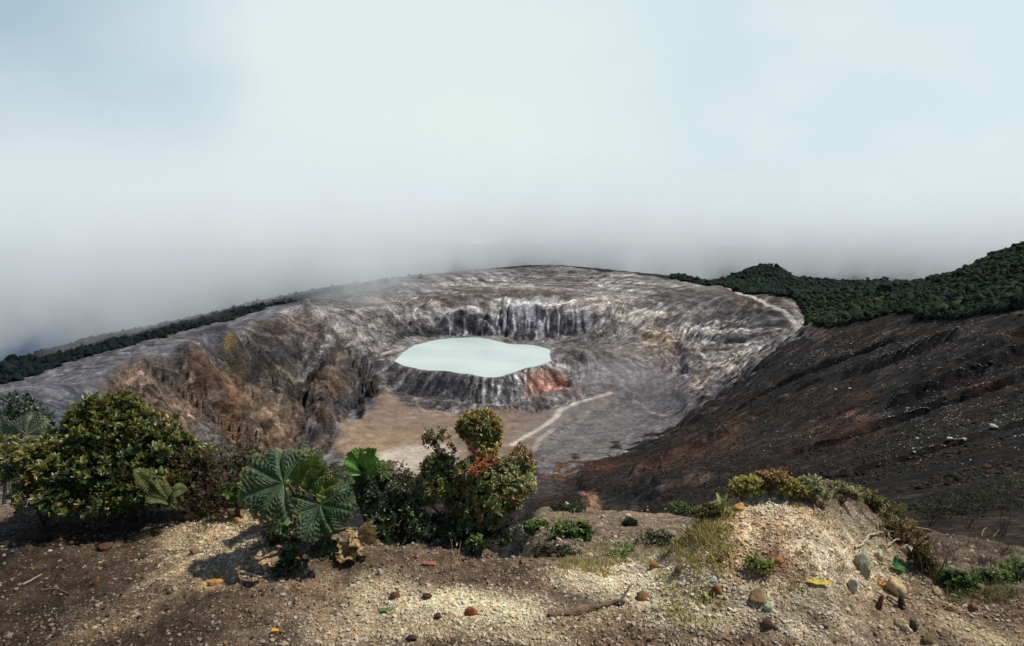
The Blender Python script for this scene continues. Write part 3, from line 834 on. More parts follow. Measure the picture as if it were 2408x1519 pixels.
def soil_tint(x, y):
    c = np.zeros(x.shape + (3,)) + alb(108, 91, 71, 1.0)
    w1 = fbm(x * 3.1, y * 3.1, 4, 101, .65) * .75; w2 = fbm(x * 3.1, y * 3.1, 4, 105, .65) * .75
    for u, v, ru, rv, rgb, k in SOIL_AND_SHADE_SPOTS:
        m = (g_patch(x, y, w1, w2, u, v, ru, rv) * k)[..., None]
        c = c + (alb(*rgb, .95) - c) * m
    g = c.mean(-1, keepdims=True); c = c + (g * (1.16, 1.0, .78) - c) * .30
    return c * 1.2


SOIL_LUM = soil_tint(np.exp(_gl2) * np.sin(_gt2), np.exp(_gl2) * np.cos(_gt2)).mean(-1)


def make_ground():
    nr, nc = 620, 1250
    t = np.radians(np.linspace(-50, 50, nc)); l = np.concatenate([np.linspace(math.log(2.0), math.log(6.5), 520), np.linspace(math.log(6.5), math.log(16.5), 101)[1:]])
    T, L = np.meshgrid(t, l); r = np.exp(L); x = r * np.sin(T); y = r * np.cos(T)
    z = ground_z(x, y)
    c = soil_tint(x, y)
    g = fbm(x * 9, y * 9, 4, 111, .7)[..., None]; c = c * np.clip(1 + 1.0 * g, .35, 1.7)
    # grains: lighter crumbs of pumice at random vertices
    h = RNG.random(x.shape)
    c = np.where((h < .05)[..., None], c * 1.9 + .02, c); c = np.where((h > .92)[..., None], c * .5, c)
    z = z + (h - .5) * .006 * ss(7, 4, r) + np.where(h < .05, .004, 0)
    m = earth_mat('rim_soil', (1.1, 7.0, 55.0), 0.62, 1.5, ((9.0, .05), (70.0, .012)))
    o = link('ground', np_mesh('ground', np.stack([x, y, z], -1).reshape(-1, 3), grid_faces(nr, nc), c.clip(.008, .8).reshape(-1, 3)), m)
    tag(o, kind='structure')


make_ground()


# ------------------------------------------------------------------ stones
def ico(sub):
    import bmesh
    bm = bmesh.new(); bmesh.ops.create_icosphere(bm, subdivisions=sub, radius=1)
    v = np.array([p.co[:] for p in bm.verts]); f = np.array([[q.index for q in p.verts] for p in bm.faces]); bm.free()
    return v, f


ICO1, ICO2, ICO3, ICO4 = ico(1), ico(2), ico(3), ico(4)


def noise3(p, seed):
    return (perlin(p[:, 0] + 3.1 * p[:, 2], p[:, 1] - 1.7 * p[:, 2], seed) + perlin(p[:, 1] + 2.3 * p[:, 0], p[:, 2] + 1.1 * p[:, 1], seed + 5)) * .6


def rock_shape(seed, base=ICO3, cuts=7, rough=.16):
    rg = np.random.default_rng(seed); v = base[0].copy()
    for _ in range(cuts):                       # broken faces
        n = rg.normal(size=3); n /= np.linalg.norm(n); d = rg.uniform(.5, .88)
        k = v @ n; v = v - np.maximum(k - d, 0)[:, None] * n * .93
    v = v * (1 + rough * noise3(v * 1.6 + seed, seed)[:, None] + rough * .35 * noise3(v * 5 + seed, seed + 9)[:, None])
    return v


M_STONE = tint_mat('weathered_stone', 0.95, .55, 1.35, 45, .008)
M_PEBBLE = tint_mat('pebble_stone', 0.9, .8, 1.15, 60, .0)


def scatter(bag, base, pts, size, squash, tint, jag=.17):
    """low stones in one go: pts (N,3), size (N,), tint (N,3)"""
    v0, f0 = base; n = len(pts)
    sh = RNG.normal(0, jag, (n, len(v0), 1)); v = v0[None] * (1 + sh)
    s = size[:, None] * np.stack([RNG.uniform(.75, 1.35, n), RNG.uniform(.75, 1.2, n), RNG.uniform(*squash, n)], 1)
    v = v * s[:, None, :]
    a = RNG.uniform(0, 2 * np.pi, n); ca, sa = np.cos(a)[:, None], np.sin(a)[:, None]
    x = v[..., 0] * ca - v[..., 1] * sa; y = v[..., 0] * sa + v[..., 1] * ca
    tl = RNG.normal(0, .3, (n, 1)); z = v[..., 2] + tl * x
    P = np.stack([x, y, z], -1) + pts[:, None, :]
    F = (f0[None] + (np.arange(n) * len(v0))[:, None, None]).reshape(-1, 3)
    bag.add(P.reshape(-1, 3), F, np.repeat(tint, len(v0), 0))


def random_ground(n, rlo, rhi, tlo=-44, thi=44):
    t = np.radians(RNG.uniform(tlo, thi, n)); r = np.exp(RNG.uniform(math.log(rlo), math.log(rhi), n))
    return r * np.sin(t), r * np.cos(t), r


def make_gravel():
    b = Bag()
    x, y, r = random_ground(95000, 2.35, 6.2)
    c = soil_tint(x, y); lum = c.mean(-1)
    cl = fbm(x * 2.2, y * 2.2, 3, 121) + .8 * fbm(x * 9, y * 9, 2, 124)
    keep = RNG.random(len(x)) < np.clip(.10 + 2.9 * lum + .45 * cl, .05, 1)
    x, y, r, c = x[keep], y[keep], r[keep], c[keep]; n = len(x)
    z = ground_z(x, y)
    s = .0035 * np.exp(RNG.exponential(.42, n)).clip(1, 3.6)
    w = RNG.random(n)[:, None]; w = np.where((c.mean(-1) > .16)[:, None] & (w > .82), w * .6, w)
    pale = alb(226, 214, 192, 1.25) * (.55 + .45 * ss(.05, .2, c.mean(-1)))[:, None] * RNG.uniform(.55, 1.15, (n, 1)); rust = alb(160, 112, 70, 1.3); dark = alb(62, 50, 42, 1.3)
    tint = np.where(w < .55, c * .45 + pale * .55, np.where(w < .65, c * .5 + rust * .5, np.where(w < .86, c * RNG.uniform(.7, 1.5, (n, 1)), dark)))
    scatter(b, ICO1, np.stack([x, y, z + s * .25], -1), s, (.5, .95), tint.clip(.01, .8))
    # a lighter sprinkling on the terrace beyond the lip
    x, y, r = random_ground(7000, 5.5, 16, -2, 44)
    keep = fbm(x * .8, y * .8, 3, 131) + .5 * fbm(x * 3, y * 3, 2, 132) > .05; x, y, r = x[keep], y[keep], r[keep]; n = len(x)
    s = .008 * np.exp(RNG.exponential(.55, n)).clip(1, 5)
    tint = alb(196, 180, 156, 1.3) * RNG.uniform(.35, 1.1, (n, 1))
    scatter(b, ICO1, np.stack([x, y, ground_z(x, y) + s * .25], -1), s, (.5, .95), tint)
    tag(b.build('gravel', M_PEBBLE, smooth=False), kind='stuff')


make_gravel()

STONES = [
 # u, v, half width, half height, colour, seed, label
 (2107,1380,18,27,(206,182,132),1,'smooth upright tan stone just below the crumpled green leaf'),
 (2028,1329,20,32,(176,176,148),2,'tall pale greenish slab set in the gravel mound'),
 (2066,1302,11,14,(214,206,184),3,'angular whitish rock beside the pale greenish slab'),
 (2129,1292,13,13,(196,180,150),4,'pale blocky rock under the dry twigs at the mound edge'),
 (2005,1376,12,20,(222,210,182),5,'long whitish stone leaning right, next to the yellow leaf'),
 (1784,1398,23,20,(158,130,94),6,'rounded brown stone as big as a fist on the gravel mound'),
 (1805,1423,13,12,(198,208,176),7,'pale mint coloured stone touching the rounded brown stone'),
 (2068,1419,8,22,(122,78,56),8,'narrow upright red brown stone left of the dark grey one'),
 (2119,1416,8,20,(70,62,54),9,'narrow dark grey stone under the tan stone'),
 (2119,1466,12,12,(200,180,140),10,'upper of two joined cream stones near the bottom edge'),
 (2132,1482,10,10,(206,190,152),11,'lower of two joined cream stones near the bottom edge'),
 (2146,1478,8,14,(78,74,64),12,'dark grey stone against the joined cream stones'),
 (2178,1503,11,15,(118,104,76),13,'olive brown upright stone lowest in the brown soil'),
 (1805,1463,21,15,(110,88,72),14,'broad grey brown stone below the mint coloured stone'),
 (1831,1317,10,9,(190,134,76),15,'small round orange stone beside the dark soil hollow'),
 (1679,1361,8,7,(240,240,236),16,'bright white angular stone among dry grass'),
 (1687,1386,14,16,(138,92,62),17,'reddish brown stone above the round pale green leaf'),
 (1699,1311,18,9,(92,60,46),18,'dark brown knobbly clod on the sunlit mound'),
 (1737,1191,18,13,(206,158,92),19,'orange stone at the head of the mound under white pebbles'),
 (1597,1338,14,14,(126,104,84),20,'grey rounded stone beside the dry grass strip'),
 (927,1400,14,12,(112,80,56),21,'dark brown stone left of the other on the pale gravel band'),
 (1004,1402,12,10,(84,64,54),22,'purplish dark stone on the pale gravel band'),
 (1109,1434,19,14,(160,96,62),23,'rust red crumbling rock in the middle of the pale gravel'),
 (894,1347,7,11,(178,170,146),24,'thin pale flake of stone standing upright'),
 (1012,1325,22,8,(170,116,92),25,'flat pinkish slab on the dark soil below the red tipped shrub'),
 (836,1479,7,6,(220,176,92),26,'small yellow stone on brown gravel'),
 (967,1499,14,10,(84,66,50),27,'dark stone at the bottom edge under the pale gravel'),
 (1028,1447,9,12,(86,66,52),28,'dark upright stone left of the rust red rock'),
 (1272,1455,5,5,(240,232,214),29,'single white pebble below the gnarled root'),
 (1539,1327,12,14,(172,124,78),30,'tan brown stone at the top of the sunlit gravel'),
 (1422,1353,9,10,(186,148,84),31,'yellow tan stone above the gnarled root'),
 (1511,1394,18,16,(150,112,74),32,'flat topped brown rock amid small white pebbles'),
 (95,1260,20,12,(72,58,48),33,'dark earthy lump on the shaded soil'),
 (174,1197,10,9,(226,226,216),34,'white stone at the foot of the broad glossy shrub'),
 (61,1100,11,9,(214,184,136),35,'cream stone half hidden in the shrubs at the far left'),
 (533,1240,6,6,(236,226,206),36,'white pebble right of the slanted tan slab'),
 (459,1211,22,13,(178,142,96),37,'slanted tan slab at the edge of the shrubs'),
 (456,1300,12,10,(150,120,86),38,'brown stone on the lit patch left of the big leaves'),
 (247,1288,18,10,(98,72,54),39,'low brown stone on shaded soil'),
 (645,1482,10,8,(230,168,76),40,'round orange yellow stone near the bottom edge'),
 (669,1512,14,8,(196,178,140),41,'pale stone cut off by the bottom edge'),
 (600,1313,10,8,(196,166,120),42,'pale tan stone beside the tall thin pale one'),
 (625,1333,8,14,(206,182,140),43,'tall thin pale stone left of the dark seedling'),
 (718,1312,7,7,(236,222,194),44,'round white stone under the big leaves'),
 (272,1480,6,7,(190,150,106),45,'tan pebble on dark soil near the bottom edge'),
 (126,1232,9,7,(60,50,42),46,'small black lump on soil below the shrubs'),
 (229,1370,10,8,(116,76,56),47,'small reddish stone between two twigs'),
 (507,1365,18,11,(190,148,84),48,'crumbly yellow clay lump on the soil'),
 (1332,1183,6,6,(226,214,192),49,'white stone at the brink of the lower terrace'),
 (1418,1215,7,5,(220,206,180),50,'pale stone beside the low dark bush on the terrace'),
 (1478,1212,10,8,(210,200,180),51,'largest pale rock of the rubble on the terrace'),
 (1232,1322,12,8,(150,116,86),52,'flat brown stone on the lip below the small dark bush'),
 (2235,1430,12,8,(176,146,108),53,'tan stone on the gravel right of the mound'),
 (2290,1428,9,9,(140,100,74),54,'brown stone on the right hand gravel'),
 (560,1222,14,8,(190,144,84),55,'ochre flake of rock under the small bright green plant'),
 (505,1220,9,8,(170,128,78),56,'ochre stone between the slab and the big leaves'),
 (2200,1390,10,12,(180,160,126),57,'pale stone on the right shoulder of the mound'),
 (700,1318,9,6,(156,106,62),58,'orange brown fallen flake under the big leaves'),
]


def make_stones():
    for u, v, ru, rv, rgb, seed, label in STONES:
        p = ray_ground(u, v + rv * .55); k = np.hypot(p[0], p[1])
        a = ru * PX * k * 1.08; h = rv * PX * k * 1.12
        sh = rock_shape(seed * 13 + 1, ICO3, 13, .2)
        vv = sh * (a, min(a, h) * .95, h)
        tint = np.repeat(alb(*rgb, 1.35)[None], len(vv), 0) * (1 + .25 * noise3(sh * 2.5, seed)[:, None])
        o = link('stone', np_mesh('stone', vv, ICO3[1], tint.clip(.01, .85)), M_STONE)
        o.location = (p[0], p[1], p[2] + h * .36); o.rotation_euler = (random.uniform(-.15, .15), random.uniform(-.2, .2), random.uniform(-.5, .5))
        tag(o, label, 'stone')
    # loose pebbles: a few shapes copied about
    protos = []
    for k in range(6):
        sh = rock_shape(700 + k, ICO2, 5, .15) * (1, .85, .62)
        for j, rgb in enumerate(((224,210,180),(206,182,140),(176,132,88),(120,92,70))):
            tint = np.repeat(alb(*rgb, 1.3)[None], len(sh), 0) * (1 + .2 * noise3(sh * 2.5, k)[:, None])
            protos.append(np_mesh('pebble', sh, ICO2[1], tint.clip(.01, .85)))
            protos[-1].materials.append(M_STONE)
    zones = [('small loose pebble on the shaded brown soil','pebbles on the shaded soil',(0,600),(1240,1512),60),
             ('small loose pebble on the pale gravel band','pebbles on the pale gravel band',(640,1300),(1330,1512),70),
             ('small loose pebble on the sunlit gravel mound','pebbles on the gravel mound',(1340,2150),(1190,1500),95),
             ('small loose pebble on the soil right of the mound','pebbles right of the mound',(2160,2400),(1420,1512),18),
             ('small pale rock lying on the lower terrace','rocks on the lower terrace',(1260,1640),(1186,1290),40)]
    for label, group, us, vs, n in zones:
        for _ in range(n):
            u, v = random.uniform(*us), random.uniform(*vs)
            p = ray_ground(u, v); k = math.hypot(p[0], p[1])
            s = random.choice((1.8, 2.2, 2.5, 3, 3.6, 4.6)) * PX * k * random.uniform(.8, 1.2)
            if 'terrace' in label: s *= .8
            w = float(bil(SOIL_LUM, np.array([(math.log(k) - _GL[0]) / (_GL[1] - _GL[0])]), np.array([(math.atan2(p[0], p[1]) - _GT[0]) / (_GT[1] - _GT[0])]))[0])
            o = link('pebble', protos[random.randrange(6) * 4 + random.choice((0, 0, 1, 1, 2, 3) if w > .12 else (0, 1, 2, 3, 3))])
            o.location = (p[0], p[1], p[2] + s * .12); o.scale = (s, s, s * random.uniform(.8, 1.2))
            o.rotation_euler = (random.uniform(-.3, .3), random.uniform(-.3, .3), random.uniform(0, 6.3))
            tag(o, label, 'pebble', group)


make_stones()


# ------------------------------------------------------------------ sticks and fallen leaves
M_WOOD = tint_mat('dead_wood', .9, .7, 1.25, 90, .002)


def tube(bag, pts, radii, tint, sides=6):
    pts = np.asarray(pts, float); n = len(pts)
    d = np.gradient(pts, axis=0); d /= np.linalg.norm(d, axis=1)[:, None] + 1e-9
    ref = np.array((0.3, 0.2, 1.0)); a = np.cross(d, ref); a /= np.linalg.norm(a, axis=1)[:, None] + 1e-9
    b = np.cross(d, a); an = np.linspace(0, 2 * np.pi, sides, endpoint=False)
    v = pts[:, None] + np.asarray(radii)[:, None, None] * (a[:, None] * np.cos(an)[None, :, None] + b[:, None] * np.sin(an)[None, :, None])
    bag.add(v.reshape(-1, 3), grid_faces(n, sides, True), tint)
    c = np.arange(sides); i0 = bag.n
    bag.add(np.vstack([pts[-1], v[-1]]), np.stack([np.zeros(sides, int), 1 + c, 1 + (c + 1) % sides], 1), tint)


def wob(a, b, n, amp, seed):
    rg = np.random.default_rng(seed); t = np.linspace(0, 1, n)[:, None]
    p = np.asarray(a) * (1 - t) + np.asarray(b) * t
    q = np.cumsum(rg.normal(0, 1, (n, 3)), 0); q = q - q[0] - t * (q[-1] - q[0])
    return p + q * amp * np.linalg.norm(np.asarray(b) - a)


def stick(name, label, cat, pts, rad, rgb, lift=.008, amp=.02, seed=0, side=()):
    b = Bag(); g = [ray_ground(u, v) + (0, 0, lift) for u, v in pts]
    for i, (p, q) in enumerate(zip(g, g[1:])):
        tube(b, wob(p, q, 7, amp, seed + i), np.linspace(rad * (1 - .5 * i / len(g)), rad * (1 - .5 * (i + 1) / len(g)), 7), alb(*rgb, 1.3))
    for (u0, v0, u1, v1, up) in side:
        p = ray_ground(u0, v0) + (0, 0, lift); q = ray_ground(u1, v1) + (0, 0, lift + up)
        tube(b, wob(p, q, 6, amp, seed + u0), np.linspace(rad * .6, rad * .25, 6), alb(*rgb, 1.3))
    o = b.build(name, M_WOOD); tag(o, label, cat)


stick('stick', 'short pale straight stick lying on the shaded soil at the left', 'stick', [(54,1381),(98,1352)], .006, (168,156,138))
stick('stick', 'thin brown curved twig on shaded soil right of the short pale stick', 'stick', [(98,1393),(130,1390),(160,1400)], .0035, (138,116,92))
stick('root', 'pale curved root lying left of the dark seedling', 'root', [(566,1345),(590,1352),(612,1360),(640,1356)], .008, (206,178,136))
stick('driftwood', 'gnarled grey brown root on the pale gravel, forked upward at one end', 'driftwood', [(1290,1452),(1340,1446),(1385,1434),(1420,1426),(1470,1420)], .016, (120,98,78), .012, .05, 4, [(1455,1424,1486,1398,.05),(1385,1434,1360,1462,.0),(1340,1446,1400,1446,.02)])
stick('twig', 'pale thin twig standing up from the dark soil below the red tipped shrub', 'twig', [(1068,1330),(1072,1345)], .003, (190,160,120), .04, .02, 9, [(1072,1345,1060,1318,.10),(1072,1345,1084,1322,.09)])
stick('branch', 'bleached forked branch draped over the mound edge shrubs', 'branch', [(2010,1300),(2040,1272),(2066,1262),(2088,1266),(2112,1276)], .0055, (206,190,160), .03, .03, 12, [(2066,1262,2052,1240,.06),(2088,1266,2094,1244,.06),(2088,1266,2100,1290,.02),(2088,1266,2120,1258,.05),(2066,1262,2030,1262,.03)])
stick('branch', 'thin bleached branch arching above the pale blocky rock', 'branch', [(2086,1297),(2110,1284),(2138,1282),(2165,1300),(2182,1318)], .0045, (196,172,136), .035, .03, 15, [(2138,1310,2188,1335,.03),(2130,1300,2160,1325,.02)])
stick('stick', 'two toned straight stick right of the narrow red brown stone', 'stick', [(2086,1405),(2135,1440)], .006, (150,122,88), .012)
stick('stick', 'weathered stick lying on the far right gravel', 'stick', [(2250,1385),(2296,1408)], .009, (124,98,70), .015)
stick('stick', 'bleached stick lying on the dark hollow at the right', 'stick', [(2308,1262),(2350,1232)], .012, (138,120,98), .03, .03, 6, [(2330,1246,2352,1250,.02)])
stick('stem', 'thin orange brown dry stem leaning on the mound', 'stem', [(1716,1300),(1722,1330),(1736,1352)], .0035, (206,150,100), .03)

M_FALLEN = leaf_mat('fallen_leaf', .6, .15, .3)


def fallen(label, u, v, length, width, rgb, yaw, pitch=.1, curl=.25, name='fallen_leaf', rise=.012, jag=0.0):
    p = ray_ground(u, v); k = math.hypot(p[0], p[1]); L = length * PX * k; W = width * PX * k
    n, m = 15, 7; t = np.linspace(0, 1, n)[:, None]; s = np.linspace(-1, 1, m)[None]
    prof = np.sin(np.pi * np.clip(t * .97 + .02, 0, 1)) ** .75
    rg = np.random.default_rng(int(u)); j = 1 + jag * rg.normal(size=(n, m))
    x = (t - .5) * L + 0 * s; y = s * prof * W * .5 * j
    z = curl * (np.abs(s) ** 2 * prof * W * .5) + curl * .5 * L * (t - .5) ** 2 + .06 * W * np.sin(t * 19 + s * 2) * np.abs(s)
    tint = alb(*rgb, 1.3) * (1 - .25 * np.exp(-(s / .12) ** 2) + 0 * t)[..., None] * (1 + .2 * rg.normal(size=(n, m, 1)))
    o = link(name, np_mesh(name, np.stack([x, y, z], -1).reshape(-1, 3), grid_faces(n, m), tint.clip(.01, .8).reshape(-1, 3)), M_FALLEN)
    o.location = (p[0], p[1], p[2] + rise); o.rotation_euler = (pitch, .1, yaw)
    tag(o, label, 'leaf')


fallen('long yellow fallen leaf lying flat on the gravel mound', 1925, 1377, 60, 16, (214,190,58), .05, .35)
fallen('crumpled dark green leaf resting on top of the smooth tan stone', 2107, 1340, 34, 34, (52,110,56), .6, .75, .55, rise=.03, jag=.05)
fallen('round pale green leaf on the mound below the reddish brown stone', 1663, 1402, 26, 22, (190,206,128), 1.3, .5)
fallen('bright yellow green leaf standing at the head of the mound', 1724, 1181, 30, 16, (206,210,84), 1.2, .8, rise=.03)
fallen('tall narrow yellow green leaf among the mound shrubs', 2140, 1222, 34, 12, (150,170,60), 1.4, 1.1, rise=.04)
fallen('orange dry leaf beside the smooth tan stone', 2075, 1378, 20, 14, (206,150,60), .3, .4)
fallen('green fallen leaf on the brown gravel near the bottom edge', 906, 1436, 34, 12, (98,126,58), .05, .2)
fallen('brown dry curled leaf at the foot of the shrubs by the slab', 548, 1214, 26, 20, (160,112,62), .8, .6, .5)
# ------------------------------------------------------------------ leaves and shrubs
def leaf_batch(bag, pos, axis, nrm, length, width, tint, bend=.25, fold=.25, shape=(0.0, .62, 1.0, .62, .0), ts=(0, .3, .58, .85, 1.0)):
    """many small leaves at once: each a folded, bent strip"""
    n = len(pos)
    axis = axis / (np.linalg.norm(axis, axis=1)[:, None] + 1e-9)
    side = np.cross(axis, nrm); side /= np.linalg.norm(side, axis=1)[:, None] + 1e-9
    up = np.cross(side, axis)
    ts = np.asarray(ts); w = np.asarray(shape); k = len(ts)
    L = length[:, None, None]; W = width[:, None, None] * .5
    c = pos[:, None] + axis[:, None] * ts[None, :, None] * L - up[:, None] * (bend * ts ** 2)[None, :, None] * L
    e = side[:, None] * w[None, :, None] * W; u = up[:, None] * (fold * w)[None, :, None] * W
    v = np.stack([c - e + u, c, c + e + u], 2)          # n,k,3,3
    base = grid_faces(k, 3)
    F = (base[None] + (np.arange(n) * k * 3)[:, None, None]).reshape(-1, 4)
    mid = np.ones((k, 3, 1)); mid[:, 1] = .88; mid = mid * np.linspace(.85, 1.08, k)[:, None, None]
    bag.add(v.reshape(-1, 3), F, (tint[:, None, None] * mid[None]).reshape(-1, 3))


def unitv(v): return v / (np.linalg.norm(v, axis=-1, keepdims=True) + 1e-9)


def rosettes(bag, tips, dirs, count, length, width, tints, open_=(25, 65), bend=.25, jitter=.25, fold=.25, spread_=.6):
    n = len(tips)
    P = np.repeat(tips, count, 0); D = np.repeat(unitv(dirs), count, 0); T = np.repeat(tints, count, 0)
    m = len(P)
    ref = unitv(RNG.normal(size=(m, 3))); a = unitv(np.cross(D, ref))
    ang = np.radians(RNG.uniform(*open_, m))[:, None]
    ax = D * np.cos(ang) + a * np.sin(ang)
    nr = D * np.sin(ang) - a * np.cos(ang)
    nr = unitv(-nr * -1 + .3 * RNG.normal(size=(m, 3)) * jitter)
    L = length * RNG.uniform(.65, 1.2, m); W = width * RNG.uniform(.75, 1.2, m)
    P = P - D * (RNG.uniform(0, spread_, m) * length)[:, None]
    T = T * RNG.uniform(.7, 1.3, (m, 1))
    leaf_batch(bag, P, ax, nr, L, W, T, bend, fold)


M_LEAF = leaf_mat('glossy_leaf', .38, .22, .5)
M_DULL = leaf_mat('dull_leaf', .6, .2, .3)
M_BARK = tint_mat('bark', .9, .6, 1.3, 60, .003)


def crown_points(n, blobs, shell=.55):
    """points and outward directions in a crown made of ellipsoids (centre, radii)"""
    vol = np.array([b[1][0] * b[1][1] * b[1][2] for b in blobs]) ** .75; which = RNG.choice(len(blobs), n, p=vol / vol.sum())
    d = unitv(RNG.normal(size=(n, 3))); rad = np.where(RNG.random(n) < shell, RNG.uniform(.86, 1.04, n), RNG.uniform(.3, .95, n))
    c = np.array([b[0] for b in blobs])[which]; r = np.array([b[1] for b in blobs])[which]
    p = c + d * r * rad[:, None]
    p = p + r * .22 * np.stack([perlin(p[:, 0] * 7, p[:, 2] * 7 + p[:, 1] * 5, 140 + k) for k in range(3)], 1)
    return p, unitv(d / r * r.mean(1)[:, None]), which, rad


def shrub(name, label, cat, u, v, r, blobs, leaf, rosette, n, palette, upright=.5, group=None, mat=None, stems=10, bark=(96,78,62), shell=.55, extra=None, foot=None, count=8, open_=(25, 65), width=None, thick=.012, bend=.25, gaps=-.33):
    """u, v, r: foot of the plant; blobs as (u, v, half width, half height, nearer) on the survey; leaf length in metres
    palette(p, which, rad) gives the tints of the rosettes"""
    if r is None: r = float(np.hypot(*ray_ground(u, v)[:2]))
    base = at(u, v, r); base[2] = gz(base[0], base[1])
    B = []
    for bu, bv, bw, bh, nearer in blobs:
        rr = r - nearer; c = at(bu, bv, rr); k = PX * rr * 1.12
        B.append((c - base, (bw * k, (bw + bh) * .5 * k, bh * k)))
    tips, dirs, which, rad = crown_points(n, B, shell)
    dirs = unitv(dirs * (1 - upright) + np.array((0, 0, 1.0)) * upright + .25 * RNG.normal(size=dirs.shape))
    gz_ = ground_z(tips[:, 0] + base[0], tips[:, 1] + base[1], False) - base[2]
    hole = perlin(tips[:, 0] * 8 + tips[:, 1] * 5 + v, tips[:, 2] * 8 - tips[:, 1] * 4, 180) + .5 * perlin(tips[:, 0] * 19, tips[:, 2] * 19 + tips[:, 1] * 9, 181)
    ok = (tips[:, 2] > gz_ + .01) & (hole > gaps)
    if not ok.any(): tips = np.repeat(np.array([[0, 0, .02]]), len(tips), 0); ok[:] = True; print('low crown', label)
    tips, dirs, which, rad = tips[ok], dirs[ok], which[ok], rad[ok]
    root = empty(name, base, label, cat, group)
    bag = Bag(); tint = palette(tips, which, rad)
    rosettes(bag, tips, dirs, count, leaf, width or leaf * .38, tint, open_, bend)
    if extra: extra(bag, base)
    bag.build('foliage', mat or M_LEAF, root)
    st = Bag(); col = alb(*bark, 1.3)
    cs = np.array([b[0] for b in B])
    for i in range(stems):
        j = RNG.integers(len(tips)); c = cs[which[j]]; mid = c * .55 + RNG.normal(0, .12, 3) * np.array(B[which[j]][1])
        mid[2] = max(mid[2], .02)
        p0 = RNG.normal(0, .015, 3) * (1, 1, 0) - (0, 0, .03)
        pts = np.concatenate([wob(p0, mid, 5, .05, i), wob(mid, tips[j], 6, .05, i + 50)[1:]])
        tube(st, pts, np.linspace(thick, thick * .22, len(pts)), col * RNG.uniform(.7, 1.2), 5)
    # fine twigs up to the tips
    for j in RNG.choice(len(tips), min(len(tips), 90), replace=False):
        c = cs[which[j]] * .7 + tips[j] * .3
        tube(st, wob(c, tips[j], 4, .05, int(j)), np.linspace(thick * .3, thick * .12, 4), col * RNG.uniform(.6, 1.1), 4)
    st.build('stem', M_BARK, root)
    return root


def pal(cols, weights=None, high=None, low=None):
    """random choice of leaf colours with new growth and top light coloured in towards the top"""
    cols = np.array([lin(c) for c in cols]) * (1.15, 1.15, .95)
    def f(p, which, rad):
        k = RNG.choice(len(cols), len(p), p=weights)
        t = cols[k]
        hz = (p[:, 2] - p[:, 2].min()) / (np.ptp(p[:, 2]) + 1e-6); patchy = perlin(p[:, 0] * 6, p[:, 2] * 6, 160)
        if high is not None:
            m = ((hz + .35 * patchy + .15 * RNG.normal(size=len(p))) > .72) & (rad > .8)
            t = np.where(m[:, None], t * .25 + .75 * lin(high), t)
        if low is not None:
            m = ((hz + .3 * patchy) < .3); t = np.where(m[:, None], t * .4 + .6 * lin(low), t)
        return t * (1 + .35 * patchy[:, None])
    return f


OLIVE = pal([(78,88,42),(66,80,40),(96,98,46),(52,68,38),(120,104,50)], [.3,.25,.18,.2,.07], high=(120,118,58))
DARK = pal([(38,52,36),(46,62,40),(58,66,40)], [.4,.4,.2])
BROWNISH = pal([(74,62,44),(58,60,40),(88,64,46),(46,52,36),(70,44,40)], [.25,.25,.2,.2,.1])
GREEN = pal([(60,88,44),(76,104,52),(48,70,38)], [.4,.3,.3], high=(120,136,66))

# far left corner to the big leaves
shrub('shrub', 'dark rounded shrub behind the others at the far left edge', 'shrub', 20, 1080, 8.0, [(10,990,66,46,0),(60,985,40,36,0),(30,1040,80,40,0),(70,1010,34,30,0)], .045, 1, 1000, DARK, .3, stems=8)
shrub('shrub', 'broad glossy shrub of upright oblong leaves, tallest at the left', 'shrub', 290, 1205, 5.1,
      [(262,1000,70,50,0),(190,1060,70,48,0),(330,1026,76,44,0),(260,1100,104,70,.1),(370,1086,68,60,0),(412,1062,36,44,-.1),(160,1120,60,54,.1),(300,1145,100,42,.2),(236,962,34,28,0),(395,1130,54,48,.1),(205,985,34,34,0),(290,965,30,30,0)],
      .046, 1, 4300, OLIVE, .72, stems=16, count=8, open_=(12, 46), width=.017, shell=.62)
shrub('shrub', 'low yellowish green shrub between the far left edge and the tall glossy shrub', 'shrub', 95, 1195, 5.0, [(70,1090,50,44,0),(130,1110,50,60,0),(40,1070,44,32,0),(110,1165,60,30,.1),(190,1175,60,26,.2)], .04, 1, 850, pal([(92,98,46),(66,80,40),(110,96,48),(52,66,38)], high=(130,124,62)), .55, stems=8, count=8)
shrub('shrub', 'low brown twiggy shrub with dull reddish leaves left of the big leaves', 'shrub', 545, 1195, 4.9, [(600,1140,44,44,-.1),(450,1085,44,34,0),(470,1100,60,50,0),(540,1085,60,46,-.1),(590,1100,36,50,-.1),(500,1150,80,36,.1),(440,1150,50,40,.1),(580,1060,34,30,-.2)], .03, 1, 1000, BROWNISH, .5, gaps=-.5, stems=26, count=6, mat=M_DULL, bark=(92,66,58))
shrub('shrub', 'bright yellow green tuft of leaves over the brown twiggy shrub', 'shrub', 480, 1120, 5.0, [(482,1064,26,14,0),(470,1074,18,12,0)], .04, 1, 60, pal([(134,140,62),(112,124,56)]), .3, stems=4)
shrub('seedling', 'small bright green leafy plant beside the left big leaf', 'seedling', 562, 1205, 4.5, [(545,1150,20,18,0),(575,1158,20,16,0),(558,1170,18,18,0)], .038, 1, 90, GREEN, .3, stems=5, count=6, open_=(40, 80), width=.02)
shrub('shrub', 'low green plant at the foot of the broad glossy shrub', 'shrub', 225, 1215, 4.9, [(200,1190,40,18,0),(260,1185,40,22,0),(170,1175,30,20,0)], .04, 1, 200, GREEN, .4, stems=5, count=6)
